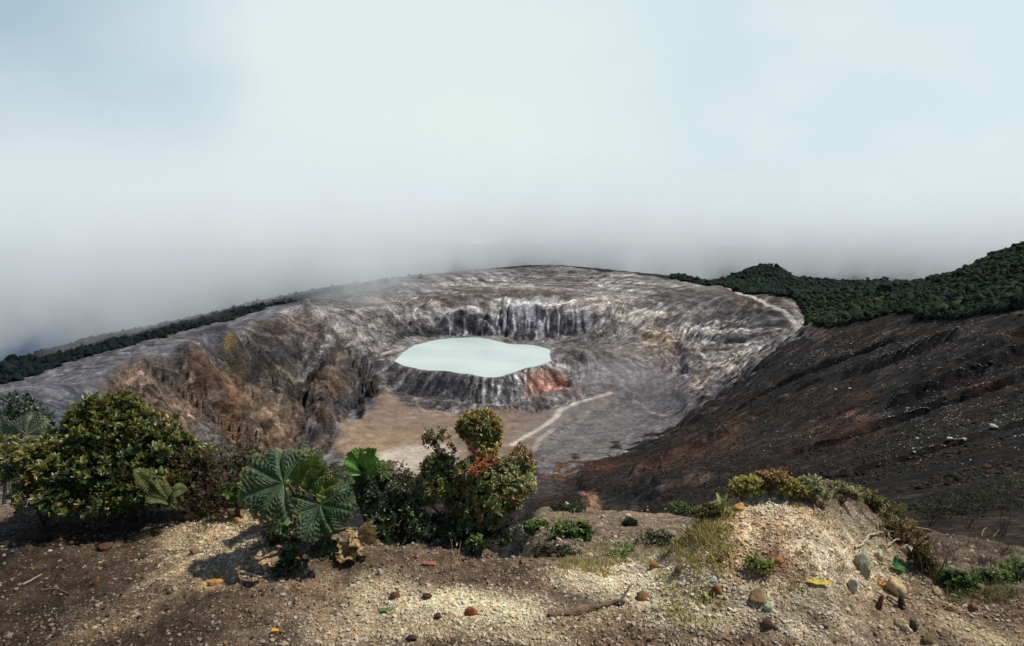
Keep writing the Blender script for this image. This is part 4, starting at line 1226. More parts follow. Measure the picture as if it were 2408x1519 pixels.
shrub('shrub', 'dry dark bush with tiny brown leaves right of the tall glossy shrub', 'shrub', 475, 1215, 4.7, [(480,1180,34,26,0),(505,1190,22,20,0)], .02, 1, 320, BROWNISH, .5, stems=12, count=5, mat=M_DULL)
# between the big leaves and the red tipped shrub
shrub('shrub', 'dark leafy undergrowth between the big leaves and the red tipped shrub', 'shrub', 930, 1292, 4.0, [(900,1180,50,46,-.1),(950,1230,60,50,0),(900,1250,50,40,.05),(1000,1250,50,36,0),(960,1180,40,40,-.2),(870,1170,30,40,-.2)], .032, 1, 1300, pal([(44,58,38),(56,72,42),(36,46,34),(92,100,50)], [.35,.3,.27,.08]), .4, stems=18, count=6)
shrub('shrub', 'thin brown bush behind the withered leaf', 'shrub', 905, 1180, 4.4, [(915,1120,50,26,0),(950,1130,36,26,0)], .022, 1, 380, BROWNISH, .5, stems=18, count=5, mat=M_DULL)


# the red tipped shrub, a bush with a ball on a neck above it
def red_pal(p, which, rad):
    t = pal([(104,112,68),(122,126,82),(82,94,58),(136,130,76)], [.35,.3,.2,.15])(p, which, rad)
    h = (p[:, 2] - p[:, 2].min()) / np.ptp(p[:, 2])
    q = perlin(p[:, 0] * 9, p[:, 2] * 9, 171) + .25 * RNG.normal(size=len(p))
    outer = rad > .82
    top0 = ((which < 2) | (which == 11)) & (p[:, 2] > np.median(p[which < 2, 2]) + .02) & outer & (q > -.25)
    t = np.where((top0 & (q > -.05))[:, None], lin((160,136,72)), t)
    t = np.where(((which == 2) & (q > -.3))[:, None], lin((160,146,68)), t)
    t = np.where(((which >= 3) & outer & (q > .38))[:, None], lin((138,112,60)), t)
    t = np.where(((which == 6) & outer & (q > .1))[:, None], lin((118,92,58)), t)
    t = np.where(((which == 7) & outer & (q > .1))[:, None], lin((134,104,56)), t)
    return t * RNG.uniform(.8, 1.2, (len(p), 1))


def red_extra(bag, base):
    for u, v, rgb, n, r in ((1118,1062,(150,58,58),4,3.86),(1124,1072,(158,66,54),3,3.86),(1160,1083,(150,56,58),3,3.80),(1172,1086,(150,60,62),2,3.80),(1130,1098,(176,92,54),20,3.82),(1120,1104,(170,84,52),14,3.8),(1060,1056,(112,88,60),14,4.0),(1030,1060,(120,84,62),16,4.0),(1020,1040,(110,88,58),14,4.0),(1220,1060,(138,98,56),22,4.0),(1240,1076,(134,104,58),18,4.0),
                            (1010,1025,(104,96,58),20,4.0),(1038,1022,(100,98,56),18,4.0),(1030,1045,(92,84,56),12,4.0),(1000,1035,(112,84,60),14,4.0)):
        c = at(u, v, r) - base; k = PX * r
        tips = c + RNG.normal(0, 1, (n, 3)) * (7 * k, 8 * k, 8 * k)
        rosettes(bag, tips, np.repeat([[0, -.3, 1.0]], n, 0) + RNG.normal(0, .3, (n, 3)), 5, .03, .011, np.repeat(lin(rgb)[None], n, 0) * RNG.uniform(.7, 1.2, (n, 1)), (15, 50))


shrub('shrub', 'round green shrub with red and orange tips and a ball of leaves on top', 'shrub', 1120, 1300, 4.1,
      [(1126,1000,46,34,0),(1128,1016,44,30,0),(1140,1050,36,30,.03),(1062,1128,72,46,0),(1165,1142,76,60,.12),(1208,1128,48,48,0),(1030,1100,34,32,0),(1216,1090,36,22,0),(1130,1195,78,46,.1),(1000,1160,32,28,0),(1122,1112,52,34,.1),(1126,1004,48,36,0)],
      .030, 1, 5200, red_pal, .45, gaps=-.6, stems=16, count=7, open_=(25, 70), width=.0125, extra=red_extra, shell=.66, thick=.016, bark=(120,100,82))
shrub('shrub', 'dark spreading bush in the shade under the red tipped shrub', 'shrub', 1080, 1300, 3.95, [(1080,1240,90,34,0),(1010,1250,50,34,0),(1170,1245,60,30,0)], .03, 1, 800, DARK, .4, stems=24, count=6, bark=(130,112,92), thick=.009)
shrub('seedling', 'small yellow green plant at the foot of the red tipped shrub', 'seedling', 1130, 1305, None, [(1125,1276,24,16,0),(1110,1285,16,12,0)], .028, 1, 80, GREEN, .4, stems=5, count=6)
shrub('seedling', 'dark green seedling in front of the big leaves', 'seedling', 672, 1352, None, [(675,1325,22,20,0),(660,1335,18,14,0),(680,1300,16,14,.0)], .034, 1, 150, pal([(40,68,40),(52,84,46),(34,54,36)]), .4, stems=6, count=6, open_=(35, 75), width=.016)
shrub('seedling', 'low dark plant with tiny leaves left under the big leaves', 'seedling', 645, 1285, 3.9, [(640,1240,24,36,0),(655,1265,24,24,0),(690,1275,24,24,0)], .018, 1, 420, pal([(50,62,40),(70,78,48),(40,48,34)]), .5, stems=12, count=5, mat=M_DULL)
# terrace and lip
for i, (u, v, r, blobs, label, p) in enumerate([
    (1228, 1300, 4.6, [(1225,1262,24,30,0),(1240,1280,20,22,0)], 'small dark bush on the lip right of the red tipped shrub', DARK),
    (1345, 1270, 7.2, [(1345,1242,44,20,0),(1320,1256,34,18,0),(1370,1250,26,18,0)], 'broad low green bush on the lower terrace', GREEN),
    (1345, 1200, 12.0, [(1350,1192,36,9,0),(1320,1196,24,7,0)], 'flat dark bush near the brink of the lower terrace', DARK),
    (1260, 1250, 7.6, [(1262,1240,26,14,0)], 'small moss green bush at the left end of the lower terrace', GREEN),
    (1480, 1232, 9.0, [(1480,1230,14,8,0)], 'tiny dark round bush amid the terrace rubble', DARK),
    (1595, 1200, 10.5, [(1595,1192,26,10,0),(1640,1200,22,9,0)], 'low olive bush on the terrace left of the mound head', GREEN),
    (1540, 1285, 5.0, [(1540,1262,40,16,0),(1580,1270,30,14,0)], 'shaded dark green bush beneath the dry grass strip', DARK),
    (1290, 1310, 4.6, [(1290,1296,36,14,0),(1330,1300,30,12,0)], 'dark low bush just over the lip of the ground', DARK),
    (2190, 1215, 13.0, [(2185,1196,34,16,0),(2230,1190,34,18,0)], 'dark shrub nearest the mound in the row on the hollow edge', DARK),
    (2280, 1205, 13.5, [(2270,1182,44,20,0),(2310,1170,36,22,0)], 'middle dark shrub of the row on the hollow edge', DARK),
    (2370, 1190, 13.5, [(2360,1150,44,34,0),(2400,1140,34,30,0)], 'tall yellow green topped shrub at the right edge', pal([(44,54,34),(58,66,38),(34,42,30)], high=(104,104,50))),
    (2255, 1385, 5.2, [(2250,1366,26,14,0),(2230,1372,18,12,0)], 'small green bush on the brink right of the mound', GREEN),
    (2330, 1385, 5.2, [(2320,1362,30,14,0),(2350,1356,24,12,0)], 'yellow green bush on the right hand brink', GREEN),
    (2385, 1370, 5.2, [(2390,1345,22,24,0)], 'leafy shrub on the brink at the right edge', GREEN),
]):
    big = r > 6; v = max(b[1] + b[3] * .8 for b in blobs); r = float(np.hypot(*ray_ground(u, v)[:2]))
    shrub('bush', label, 'bush', u, v, r, blobs, .035 if not big else .06, 1, 260 if not big else 330, p, .45, stems=6, count=6, mat=M_DULL, thick=.008)
# low shrubs along the head of the mound
SILVER = pal([(146,148,112),(122,126,94),(166,160,120),(100,104,78)], high=(160,152,112))
STRAW = pal([(164,150,84),(136,136,74),(180,160,102),(108,110,62)], high=(176,160,98))
for u, v, r, blobs, label, p in [
    (1745, 1175, None, [(1745,1142,24,26,0),(1768,1140,20,24,0)], 'straw green shrub at the left end of the mound head', STRAW),
    (1810, 1165, None, [(1800,1128,24,24,0),(1826,1122,22,20,0)], 'tallest shrub of the mound head with reddish tips', pal([(140,122,70),(116,110,62),(150,110,80),(92,88,52)], high=(178,140,98))),
    (1858, 1170, None, [(1855,1144,26,22,0),(1880,1150,20,18,0)], 'pale straw shrub between the reddish one and the grey ones', STRAW),
    (1905, 1175, None, [(1905,1140,22,26,0),(1920,1160,22,16,0)], 'airy straw grey shrub mid way along the mound head', SILVER),
    (1975, 1180, None, [(1970,1150,28,20,0),(1990,1165,22,16,0)], 'silver grey shrub on the mound head', SILVER),
    (2060, 1200, None, [(2045,1165,30,24,0),(2078,1170,22,22,0),(2090,1195,28,20,0)], 'olive shrub at the right end of the mound head', pal([(104,104,58),(84,88,48),(122,116,68)], high=(146,134,82))),
    (2110, 1270, None, [(2110,1240,34,24,0),(2140,1262,28,26,0),(2085,1250,26,18,0)], 'brown twiggy shrub on the right shoulder of the mound', pal([(110,92,56),(92,84,48),(124,98,64)], high=(140,120,74))),
    (2172, 1340, None, [(2165,1300,20,30,0),(2180,1325,16,22,0)], 'olive brown shrub lowest on the right flank of the mound', pal([(96,88,50),(78,78,44),(118,100,60)])),
    (1670, 1215, None, [(1660,1200,30,14,0),(1690,1196,22,14,0)], 'low olive shrub left of the orange stone', pal([(104,100,58),(84,84,48),(126,118,72)])),
]:
    blobs = [(a, b + d * .22, c * 1.12, d * .8, e) for a, b, c, d, e in blobs]
    shrub('low_shrub', label, 'shrub', u, v, r, blobs, .022, 1, 420, p, .6, gaps=-.12, shell=.4, stems=14, count=7, mat=M_DULL, bark=(150,130,104), thick=.006, width=.0085, open_=(15, 55))
# bright sprout and pale upright leaves
shrub('sprout', 'bright green sprout at the edge of the dry grass strip', 'sprout', 1475, 1312, None, [(1472,1290,30,14,0),(1450,1300,22,8,0)], .06, 1, 34, pal([(96,146,62),(78,124,54)]), .5, stems=3, count=6, width=.012, bend=.5)
shrub('sprout', 'small plant with two pale upright leaves left of the mound head', 'sprout', 1690, 1212, None, [(1682,1196,8,8,0),(1700,1194,8,8,0)], .10, 1, 4, pal([(176,180,110),(150,160,90)]), .95, stems=2, count=2, width=.024, open_=(4, 18))
shrub('sprout', 'leafy weed growing out of the middle of the mound', 'sprout', 1785, 1340, None, [(1780,1322,26,12,0),(1800,1332,20,8,0)], .04, 1, 46, pal([(140,146,80),(116,124,66),(160,160,96)]), .4, stems=5, count=5, width=.014)


# ------------------------------------------------------------------ big ribbed leaves
def big_leaf_mesh(name, W, seed, cup=.35, droop=.25, tint=(52,84,48), edge=None, crumple=0.0, fold=0.0, notch=2.9):
    """a round lobed leaf in its own plane: stalk end at the origin, tip along +y, upper side +z"""
    rg = np.random.default_rng(seed); na, nr_ = 181, 40
    span = math.pi - .32 * notch
    ph = np.linspace(-span, span, na)[None]; q = np.linspace(0.02, 1, nr_)[:, None]
    nv = 6; veins = np.linspace(-span * .9, span * .9, nv)
    dv = np.min(np.abs(ph[0][:, None] - veins[None]), 1)[None]; gap = (veins[1] - veins[0]) / 2
    lobe = 1 - .13 * (dv / gap) ** 1.6 + .045 * np.sin(ph * 5 + seed * 1.7) + .03 * np.sin(ph * 13 + seed) + .022 * np.sin(ph * 46 + seed) + .018 * np.sin(ph * 71)
    rho = W * lobe * (1.0 + .10 * np.cos(ph)) * (1 + .05 * np.sin(ph * 2 + seed))
    rad = rho * q
    x = np.sin(ph) * rad; y = np.cos(ph) * rad + .10 * W
    arc = dv * q                                             # distance from the nearest main rib
    rib = np.exp(-(arc / .035) ** 2)
    side_ = np.abs(np.sin((q * 7.5 - dv / gap * 2.6) * np.pi))   # side ribs sweep outwards
    quilt = side_ ** .6 * np.clip(arc / .10, 0, 1) * np.clip(q * 1.6, 0, 1)
    z = W * (cup * q ** 2 * (.6 + .4 * np.cos(ph * 1.0 + .5)) - droop * q ** 3.4 + .085 * quilt + .022 * np.clip(dv / gap, 0, 1) * q - .035 * rib * (q < .97))
    z += W * .11 * q ** 2 * np.sin(ph * 3.1 + seed) + W * .05 * q ** 3 * np.sin(ph * 9 + seed * 2) + W * .15 * q * perlin(x / W * 2.2 + seed, y / W * 2.2, 7)
    z += fold * np.abs(x) * q
    if crumple:
        z += W * crumple * perlin(x / W * 3 + seed, y / W * 3, seed) + W * crumple * .4 * perlin(x / W * 8, y / W * 8, seed)
        x = x * (1 - .4 * crumple) + W * crumple * .5 * perlin(y / W * 3, z / W * 3, seed + 3)
    c = lin(tint)[None, None] * (1 + .25 * perlin(x / W * 2, y / W * 2, seed)[..., None])
    c = c * (1 + .55 * np.exp(-(arc / .02) ** 2))[..., None]
    c = c * (1 + .35 * (np.exp(-(((q * 7.5 - dv / gap * 2.6) + .5) % 1 - .5) ** 2 / .006)) * (arc > .03))[..., None]
    if edge is not None:
        e = ss(.86, 1.0, q + .06 * perlin(ph * 6, ph * 0 + seed, 3)); c = c + (lin(edge) - c) * (e * .8)[..., None]
    v = np.stack([x + 0 * q, y + 0 * q, z + 0 * x], -1)
    f = grid_faces(nr_, na)                       # eaten holes and torn rims
    wear = perlin(x / W * 7 + seed, y / W * 7 + 0 * q, 11) + .45 * q + .12 * rg.normal(size=x.shape) * 0
    f = f[(wear.ravel()[f].mean(1) < .92) | (np.repeat(q, na, 1).ravel()[f].mean(1) < .3)]
    spot = ss(.62, .9, wear); c = c + (lin((120, 104, 60)) - c) * (spot * .7)[..., None]
    return np_mesh(name, v.reshape(-1, 3), f, c.clip(.005, .7).reshape(-1, 3))


M_BIG = leaf_mat('ribbed_leaf', .5, .18, .35)
M_DRY = leaf_mat('withered_leaf', .8, .12, .15)


def place_leaf(root, base, me, mat, centre, normal, tip, name='leaf', W=None, label=None):
    n = Vector(normal).normalized(); t = Vector(tip); t = (t - n * t.dot(n)).normalized(); s = t.cross(n)
    o = link(name, me, mat, root)
    rot = Matrix((s, t, n)).transposed()
    c = Vector(centre) - Vector(base) - rot @ Vector((0, .36 * W, 0))
    o.matrix_local = Matrix.Translation(c) @ rot.to_4x4()
    if label: o['label'] = label
    return c


def gunnera(name, label, u, v, r, leaves, stalk_rgb=(96,88,62)):
    base = at(u, v, r); base[2] = gz(base[0], base[1])
    root = empty(name, base, label, 'plant')
    for i, (lu, lv, hw, dr, normal, tip, kw) in enumerate(leaves):
        kw = dict(kw); dry = kw.pop('dry', False); lab = kw.pop('label', None); st = kw.pop('stalk', True)
        c = at(lu, lv, r - dr); W = hw * PX * (r - dr) * 1.12
        me = big_leaf_mesh('withered_leaf' if dry else 'leaf', W, i * 7 + abs(int(u)), **kw)
        a = place_leaf(root, base, me, M_DRY if dry else M_BIG, c, normal, tip, 'withered_leaf' if dry else 'leaf', W, lab)
        if st:
            b = Bag(); e = np.array(a); m = e * .5 + np.array((0, .03, .06)); p0 = np.array((random.uniform(-.03, .03), random.uniform(-.03, .03), -.03))
            t = np.linspace(0, 1, 12)[:, None]; pts = (1 - t) ** 2 * p0 + 2 * t * (1 - t) * m + t ** 2 * e
            tube(b, pts, np.linspace(.016, .009, 12), lin(stalk_rgb), 8)
            b.build('stalk', M_BARK, root)
    return root


gunnera('giant_rhubarb', 'plant of huge ribbed dark green leaves with a withered brown leaf at its foot', 742, 1296, 3.85, [
  (640,1134,88,.20,(-.10,-.72,.62),(-1,-.1,.15),dict(cup=.25,droop=.30,tint=(54,74,46),edge=(120,118,66))),
  (712,1116,56,.02,(.10,-.90,.35),(.10,.15,1),dict(cup=.5,droop=.1,tint=(104,122,62),edge=(150,146,80),fold=.25)),
  (706,1086,58,-.16,(0,-.35,.95),(.15,1,.25),dict(cup=.3,droop=.35,tint=(48,66,34))),
  (655,1086,30,-.12,(-.3,-.5,.8),(-.6,.4,.5),dict(cup=.4,droop=.2,tint=(112,130,62))),
  (752,1150,44,.05,(.45,-.75,.5),(.7,-.1,.75),dict(cup=.6,droop=.1,tint=(88,106,54),edge=(140,132,76),fold=.4)),
  (772,1148,26,-.05,(.6,-.5,.5),(.8,.1,.5),dict(cup=.7,droop=.1,tint=(124,88,48),edge=(150,104,54),crumple=.12,label='browning leaf')),
  (655,1196,60,.18,(-.15,-.55,.80),(-.8,-.5,-.15),dict(cup=.2,droop=.5,tint=(50,70,38),edge=(132,130,74))),
  (752,1206,72,.30,(.10,-.78,.60),(.15,-.55,-.75),dict(cup=.25,droop=.35,tint=(48,70,42),fold=.2)),
  (800,1186,46,.12,(.4,-.6,.7),(.8,-.3,-.2),dict(cup=.25,droop=.35,tint=(46,64,36))),
  (776,1120,54,-.15,(.2,-.3,.9),(.8,.5,.1),dict(cup=.3,droop=.4,tint=(40,54,30))),
  (846,1258,36,.10,(.35,-.8,.4),(.3,-.2,-.9),dict(cup=.7,droop=-.2,tint=(176,152,118),edge=(128,104,80),crumple=.34,fold=.5,dry=True,label='withered tan leaf hanging')),
  (832,1302,30,.16,(-.2,-.75,.6),(-.7,-.3,-.4),dict(cup=.8,droop=-.2,tint=(168,146,108),edge=(118,96,70),crumple=.5,fold=.6,dry=True,label='withered crumpled leaf on the ground')),
  (770,1285,34,.12,(0,-.7,.7),(-.5,-.4,-.4),dict(cup=.3,droop=.4,tint=(64,70,44),crumple=.2)),
])
gunnera('giant_rhubarb', 'smaller plant of upright ribbed leaves behind the huge leaved one', 868, 1230, 4.25, [
  (866,1100,42,.05,(-.2,-.7,.6),(.1,.3,1),dict(cup=.7,droop=.1,tint=(92,128,62),fold=.6)),
  (834,1140,52,.02,(-.35,-.9,.2),(-.25,.1,1),dict(cup=.3,droop=.2,tint=(42,66,40))),
  (888,1142,54,-.03,(.45,-.85,.2),(.3,.1,1),dict(cup=.3,droop=.3,tint=(50,58,38))),
  (905,1105,24,-.05,(.3,-.6,.7),(.8,.2,.4),dict(cup=.4,droop=.3,tint=(90,104,56))),
])
gunnera('giant_rhubarb', 'plant of grey green ribbed leaves cut off by the left edge', -10, 1130, 6.4, [
  (20,1020,34,0,(.1,-.85,.45),(.15,.2,1),dict(cup=.4,droop=.1,tint=(86,98,82),fold=.3)),
  (76,1018,36,.05,(.3,-.7,.6),(.9,.2,.3),dict(cup=.4,droop=.3,tint=(92,98,80))),
  (5,1060,34,.1,(.1,-.8,.5),(-.2,-.3,-.7),dict(cup=.3,droop=.4,tint=(76,90,72))),
])


# ------------------------------------------------------------------ fern, grass
def fern():
    base = at(420, 1195, 4.75); base[2] = gz(base[0], base[1])
    root = empty('fern', base, 'fern of long comb like fronds in the shade of the broad glossy shrub', 'fern')
    for (u0, v0, u1, v1) in ((405,1190,315,1105),(410,1190,370,1120),(415,1192,345,1180),(400,1192,440,1150)):
        b = Bag(); p = at(u0, v0, 4.7) - base; q = at(u1, v1, 4.55) - base
        t = np.linspace(0, 1, 26)[:, None]; pts = p * (1 - t) + q * t + np.array((0, -.05, .07)) * np.sin(t * np.pi)
        tube(b, pts, np.linspace(.004, .0015, 26), lin((80,84,50)), 5)
        d = np.gradient(pts, axis=0)
        for sgn in (-1, 1):
            sd_ = unitv(np.cross(d, (0, -.6, .8))) * sgn
            L = .055 * np.sin(np.clip(t[:, 0] * .9 + .12, 0, 1) * np.pi) ** .7 + .006
            leaf_batch(b, pts, sd_ + .35 * unitv(d), np.repeat([[0, -.5, .85]], 26, 0), L, np.full(26, .011), np.repeat(lin((104,112,66))[None], 26, 0) * RNG.uniform(.7, 1.2, (26, 1)), .2, .1)
        b.build('frond', M_DULL, root)


fern()


def grass():
    b = Bag()
    def tufts(n, us, vs, h, cols, dens=None, wid=.0028):
        for _ in range(n):
            u, v = random.uniform(*us), random.uniform(*vs)
            if dens is not None and random.random() > dens(u, v): continue
            p = ray_ground(u, v); k = random.randint(7, 15)
            pos = p + RNG.normal(0, 1, (k, 3)) * (.02, .02, 0); ax = unitv(np.array((0, 0, 1.0)) + RNG.normal(0, .55, (k, 3)))
            leaf_batch(b, pos, ax, unitv(RNG.normal(size=(k, 3)) + (0, -1, .3)), h * RNG.uniform(.5, 1.3, k), np.full(k, wid) * RNG.uniform(.7, 1.6, k), np.array([lin(random.choice(cols)) for _ in range(k)]) * RNG.uniform(.7, 1.2, (k, 1)), .5, .2, (.8, 1, .8, .5, 0))
    dry = [(184,170,104),(158,152,84),(204,184,124),(130,136,70),(150,122,78)]
    strip = lambda u, v: 1 if abs(v - np.interp(u, [1330,1440,1540,1640,1720], [1332,1312,1290,1250,1200])) < 28 + 14 * math.sin(u * .05) else .06
    tufts(1100, (1320,1730), (1180,1360), .040, dry, strip)
    tufts(220, (1590,1720), (1230,1330), .035, dry)
    tufts(90, (1560,1700), (1340,1480), .032, dry)
    tufts(190, (1690,2170), (1160,1400), .035, [(150,132,84),(170,148,100),(128,118,70),(150,110,70)])
    tufts(50, (2230,2400), (1380,1420), .05, [(96,100,52),(120,114,66)])
    tufts(50, (430,640), (1200,1300), .04, [(96,104,54),(120,116,66),(84,90,46)])
    tufts(60, (1200,1640), (1200,1300), .10, [(84,80,48),(104,96,60),(66,70,42)], None, .005)
    tufts(120, (2190,2400), (1225,1370), .16, [(74,64,48),(92,78,56),(60,54,40)], None, .005)
    o = b.build('grass', M_DULL); tag(o, kind='stuff')


grass()
# ------------------------------------------------------------------ the woods on the hills
M_WOODS = leaf_mat('woodland', .8, .05, .1)


def make_woods():
    b = Bag()
    def plant(tlo, thi, llo, lhi, n, size, tints, cond=None):
        t = np.radians(RNG.uniform(tlo, thi, n)); l = RNG.uniform(llo, lhi, n)
        r = np.exp(l); x = r * np.sin(t); y = r * np.cos(t)
        fi = np.interp(l, L_AX, np.arange(NR)); fj = (t - T_AX[0]) / DT
        w = bil(WOOD, fi, fj); ok = RNG.random(n) < (w - .35) * 3
        if cond is not None: ok &= cond(t, l)
        x, y, r, t = x[ok], y[ok], r[ok], t[ok]; m = len(x)
        z = terrain_z(x, y); s = size * np.exp(RNG.normal(0, .32, m))
        c = np.array([lin(q) for q in tints])[RNG.integers(0, len(tints), m)] * .62 * RNG.uniform(.55, 1.45, (m, 1)) * (1 + .5 * fbm(x / 120, y / 120, 3, 211)[:, None])
        scatter(b, ICO2, np.stack([x, y, z + s * .45], -1), s, (.65, 1.25), c.clip(.004, .3), .24)
    G = [(40,58,40),(32,48,36),(52,66,42),(36,54,44)]
    plant(14, 44, math.log(430), math.log(1250), 46000, 2.0, G)
    plant(14, 44, math.log(1200), math.log(2150), 24000, 3.4, [(36,54,44),(32,50,42),(42,60,46)])
    plant(24, 31, math.log(800), math.log(1250), 3000, 2.2, [(58,72,44),(50,66,42),(70,78,50)])
    plant(-46, -8, math.log(820), math.log(1900), 18000, 2.9, [(26,36,36),(30,42,40),(22,32,34)])
    o = b.build('woods', M_WOODS, smooth=True); tag(o, kind='stuff')


make_woods()


def ridge_trees():
    """the few trees that stand clear on the saddle"""
    spots = [(2040,656,'flat topped tree standing alone at the left of the saddle skyline'),(2078,657,'tallest spreading tree on the saddle skyline'),(2086,658,'tree touching the tallest one on the saddle skyline'),(2108,660,'small tree right of the pair on the saddle skyline'),(2130,664,'rightmost lone tree on the saddle skyline')]
    for i, (u, v, label) in enumerate(spots):
        t, s = sight(u, v); t = float(t)
        c = bil(ZT, np.arange(NR), np.full(NR, (t - T_AX[0]) / DT)) / np.exp(L_AX); k = int(np.argmax(np.where((L_AX > math.log(1000)) & (L_AX < math.log(2300)), c, -9)))
        r = math.exp(L_AX[k]); z = c[k] * r
        root = empty('tree', (r * math.sin(t), r * math.cos(t), z), label, 'tree', 'trees on the saddle skyline')
        H = (12, 15, 14, 9, 10)[i]; b = Bag()
        tube(b, wob((0, 0, -1), (0, 0, H * .75), 6, .03, i), np.linspace(.5, .2, 6), lin((60,52,44)), 6)
        for j in range(4): tube(b, wob((0, 0, H * .55), (random.uniform(-4, 4), random.uniform(-3, 3), H * random.uniform(.75, .9)), 5, .05, j), np.linspace(.25, .08, 5), lin((60,52,44)), 5)
        b.build('trunk', M_BARK, root)
        b = Bag(); n = 260
        pos = np.stack([RNG.normal(0, 2.6, n), RNG.normal(0, 2.2, n), H * .86 + RNG.normal(0, 1.1, n)], 1)
        leaf_batch(b, pos, unitv(RNG.normal(size=(n, 3))), unitv(RNG.normal(size=(n, 3))), RNG.uniform(.9, 1.7, n), RNG.uniform(.7, 1.2, n), np.repeat(lin((34,48,38))[None], n, 0) * RNG.uniform(.6, 1.3, (n, 1)))
        b.build('crown', M_WOODS, root)


ridge_trees()


# ------------------------------------------------------------------ boulders, rubble and scrub on the dark slope
def slope_things():
    protos = []
    for k in range(6):
        sh = rock_shape(900 + k, ICO2, 7, .2) * (1, .85, .7)
        for rgb in ((206,200,190),(176,168,158)):
            tint = np.repeat(alb(*rgb, 1.1)[None], len(sh), 0) * (1 + .25 * noise3(sh * 2.5, k)[:, None])
            me = np_mesh('boulder', sh, ICO2[1], tint.clip(.02, .8), False); me.materials.append(M_BOULDER); protos.append(me)
    named = [(2232,1042,8,'largest pale boulder of the cluster on the dark slope'),(2268,1039,7,'second largest boulder, right of the largest on the dark slope'),(2158,1032,5,'pale boulder left of the largest on the dark slope'),(2150,1064,5,'lowest pale boulder of the cluster on the dark slope'),(2335,1016,9,'elongated pale boulder at the upper right of the cluster'),(2133,965,5,'pale boulder on the middle of the dark slope'),
             (1965,919,4,'white boulder high on the dark slope left of a twin'),(1998,915,4,'white twin boulder right of the other on the dark slope'),(1905,1029,3,'small white boulder on the reddish part of the dark slope'),(1520,1000,0,'')]
    def drop(u, v, s_px, label, group=None):
        p = hit_xyz(u, v); r = math.hypot(p.x, p.y); s = s_px * PX * r
        o = link('boulder', random.choice(protos)); o.location = (p.x, p.y, p.z + s * .2)
        o.scale = (s * random.uniform(.9, 1.4), s, s * random.uniform(.7, 1.0)); o.rotation_euler = (random.uniform(-.3, .3), random.uniform(-.3, .3), random.uniform(0, 6.3))
        tag(o, label, 'boulder', group)
    for u, v, s, label in named:
        if s: drop(u, v, s * .8, label)
    for _ in range(34):
        drop(random.gauss(2200, 60), random.gauss(1030, 26), random.uniform(1.1, 2.4), 'small pale rock among the cluster of boulders on the dark slope', 'rocks around the boulder cluster')
    lines = [((1700,1075),(1930,1010)),((1960,1000),(2130,965)),((2180,925),(2400,860)),((2120,975),(2400,945)),((2000,905),(2330,790)),((1850,860),(2050,800)),((2160,820),(2300,760)),((2140,1000),(2400,985))]
    for _ in range(80):
        (a, b), (c, d) = random.choice(lines); t = random.random()
        drop(a + (c - a) * t + random.gauss(0, 10), b + (d - b) * t + random.gauss(0, 5), random.uniform(.8, 1.7), 'pale rock in one of the stony streaks down the dark slope', 'rocks in the stony streaks')
    # uncountable rubble
    bag = Bag(); P = []; S = []
    for _ in range(9000):
        k = random.random()
        if k < .36:
            (a, b), (c, d) = random.choice(lines); t = random.random(); u, v = a + (c - a) * t + random.gauss(0, 26), b + (d - b) * t + random.gauss(0, 9)
        elif k < .5: u, v = random.gauss(2200, 110), random.gauss(1020, 40)
        elif k < .72: u, v = random.gauss(2120, 90), random.gauss(830, 34)
        else: u, v = random.uniform(1650, 2400), random.uniform(780, 1150)
        if v < np.interp(u, [1500,1660,1770,1905,2100,2400], [1060,965,880,790,750,740]): continue
        if perlin(np.array([u / 55.0]), np.array([v / 24.0]), 251)[0] + random.gauss(0, .18) < .02: continue
        p = hit_xyz(u, v); r = math.hypot(p.x, p.y); P.append(p[:]); S.append(PX * r * .36 * min(4.2, math.exp(random.expovariate(1.9))))
    P = np.array(P); S = np.array(S)
    scatter(bag, ICO1, P + np.array((0, 0, 1.0)) * S[:, None] * .3, S, (.5, .9), alb(186, 178, 170, 1.0) * RNG.uniform(.2, 1.15, (len(P), 1)))
    tag(bag.build('rubble', M_BOULDER, smooth=False), kind='stuff')
    # low scrub
    bag = Bag(); n = 34000
    t = np.radians(RNG.uniform(4, 46, n)); l = RNG.uniform(math.log(40), math.log(800), n); r = np.exp(l); x, y = r * np.sin(t), r * np.cos(t)
    fi = np.interp(l, L_AX, np.arange(NR)); fj = (t - T_AX[0]) / DT
    w = bil(NEARSLOPE, fi, fj) * (1 - bil(FLOOR, fi, fj)); cl = fbm(x / 40, y / 40, 4, 221) + .4 * fbm(x / 9, y / 9, 2, 222)
    ok = (RNG.random(n) < w) & (cl > -.12); x, y, r = x[ok], y[ok], r[ok]; m = len(x)
    s = (.0008 * r + .10) * np.exp(RNG.normal(0, .4, m))
    c = np.array([lin(q) for q in ((46,44,36),(38,40,34),(62,48,38),(52,50,36))])[RNG.integers(0, 4, m)] * RNG.uniform(.6, 1.4, (m, 1))
    scatter(bag, ICO1, np.stack([x, y, terrain_z(x, y) + s * .2], -1), s, (.35, .8), c)
    tag(bag.build('undergrowth', M_WOODS), kind='stuff')


M_BOULDER = tint_mat('boulder_stone', .92, .75, 1.2, 2.0, .0)
slope_things()
# ------------------------------------------------------------------ daylight
SUN_EL, SUN_AZ = 60.0, 86.0          # degrees above the horizon; degrees clockwise from the view
sd = bpy.data.lights.new('sun', 'SUN'); sd.energy = 4.5; sd.angle = R(2.0); sd.color = (1.0, 0.945, 0.85)
sun = bpy.data.objects.new('sun', sd); COL.objects.link(sun)
_d = Vector((math.sin(R(SUN_AZ)) * math.cos(R(SUN_EL)), math.cos(R(SUN_AZ)) * math.cos(R(SUN_EL)), math.sin(R(SUN_EL))))
sun.rotation_euler = _d.to_track_quat('Z', 'Y').to_euler(); sun.location = _d * 50

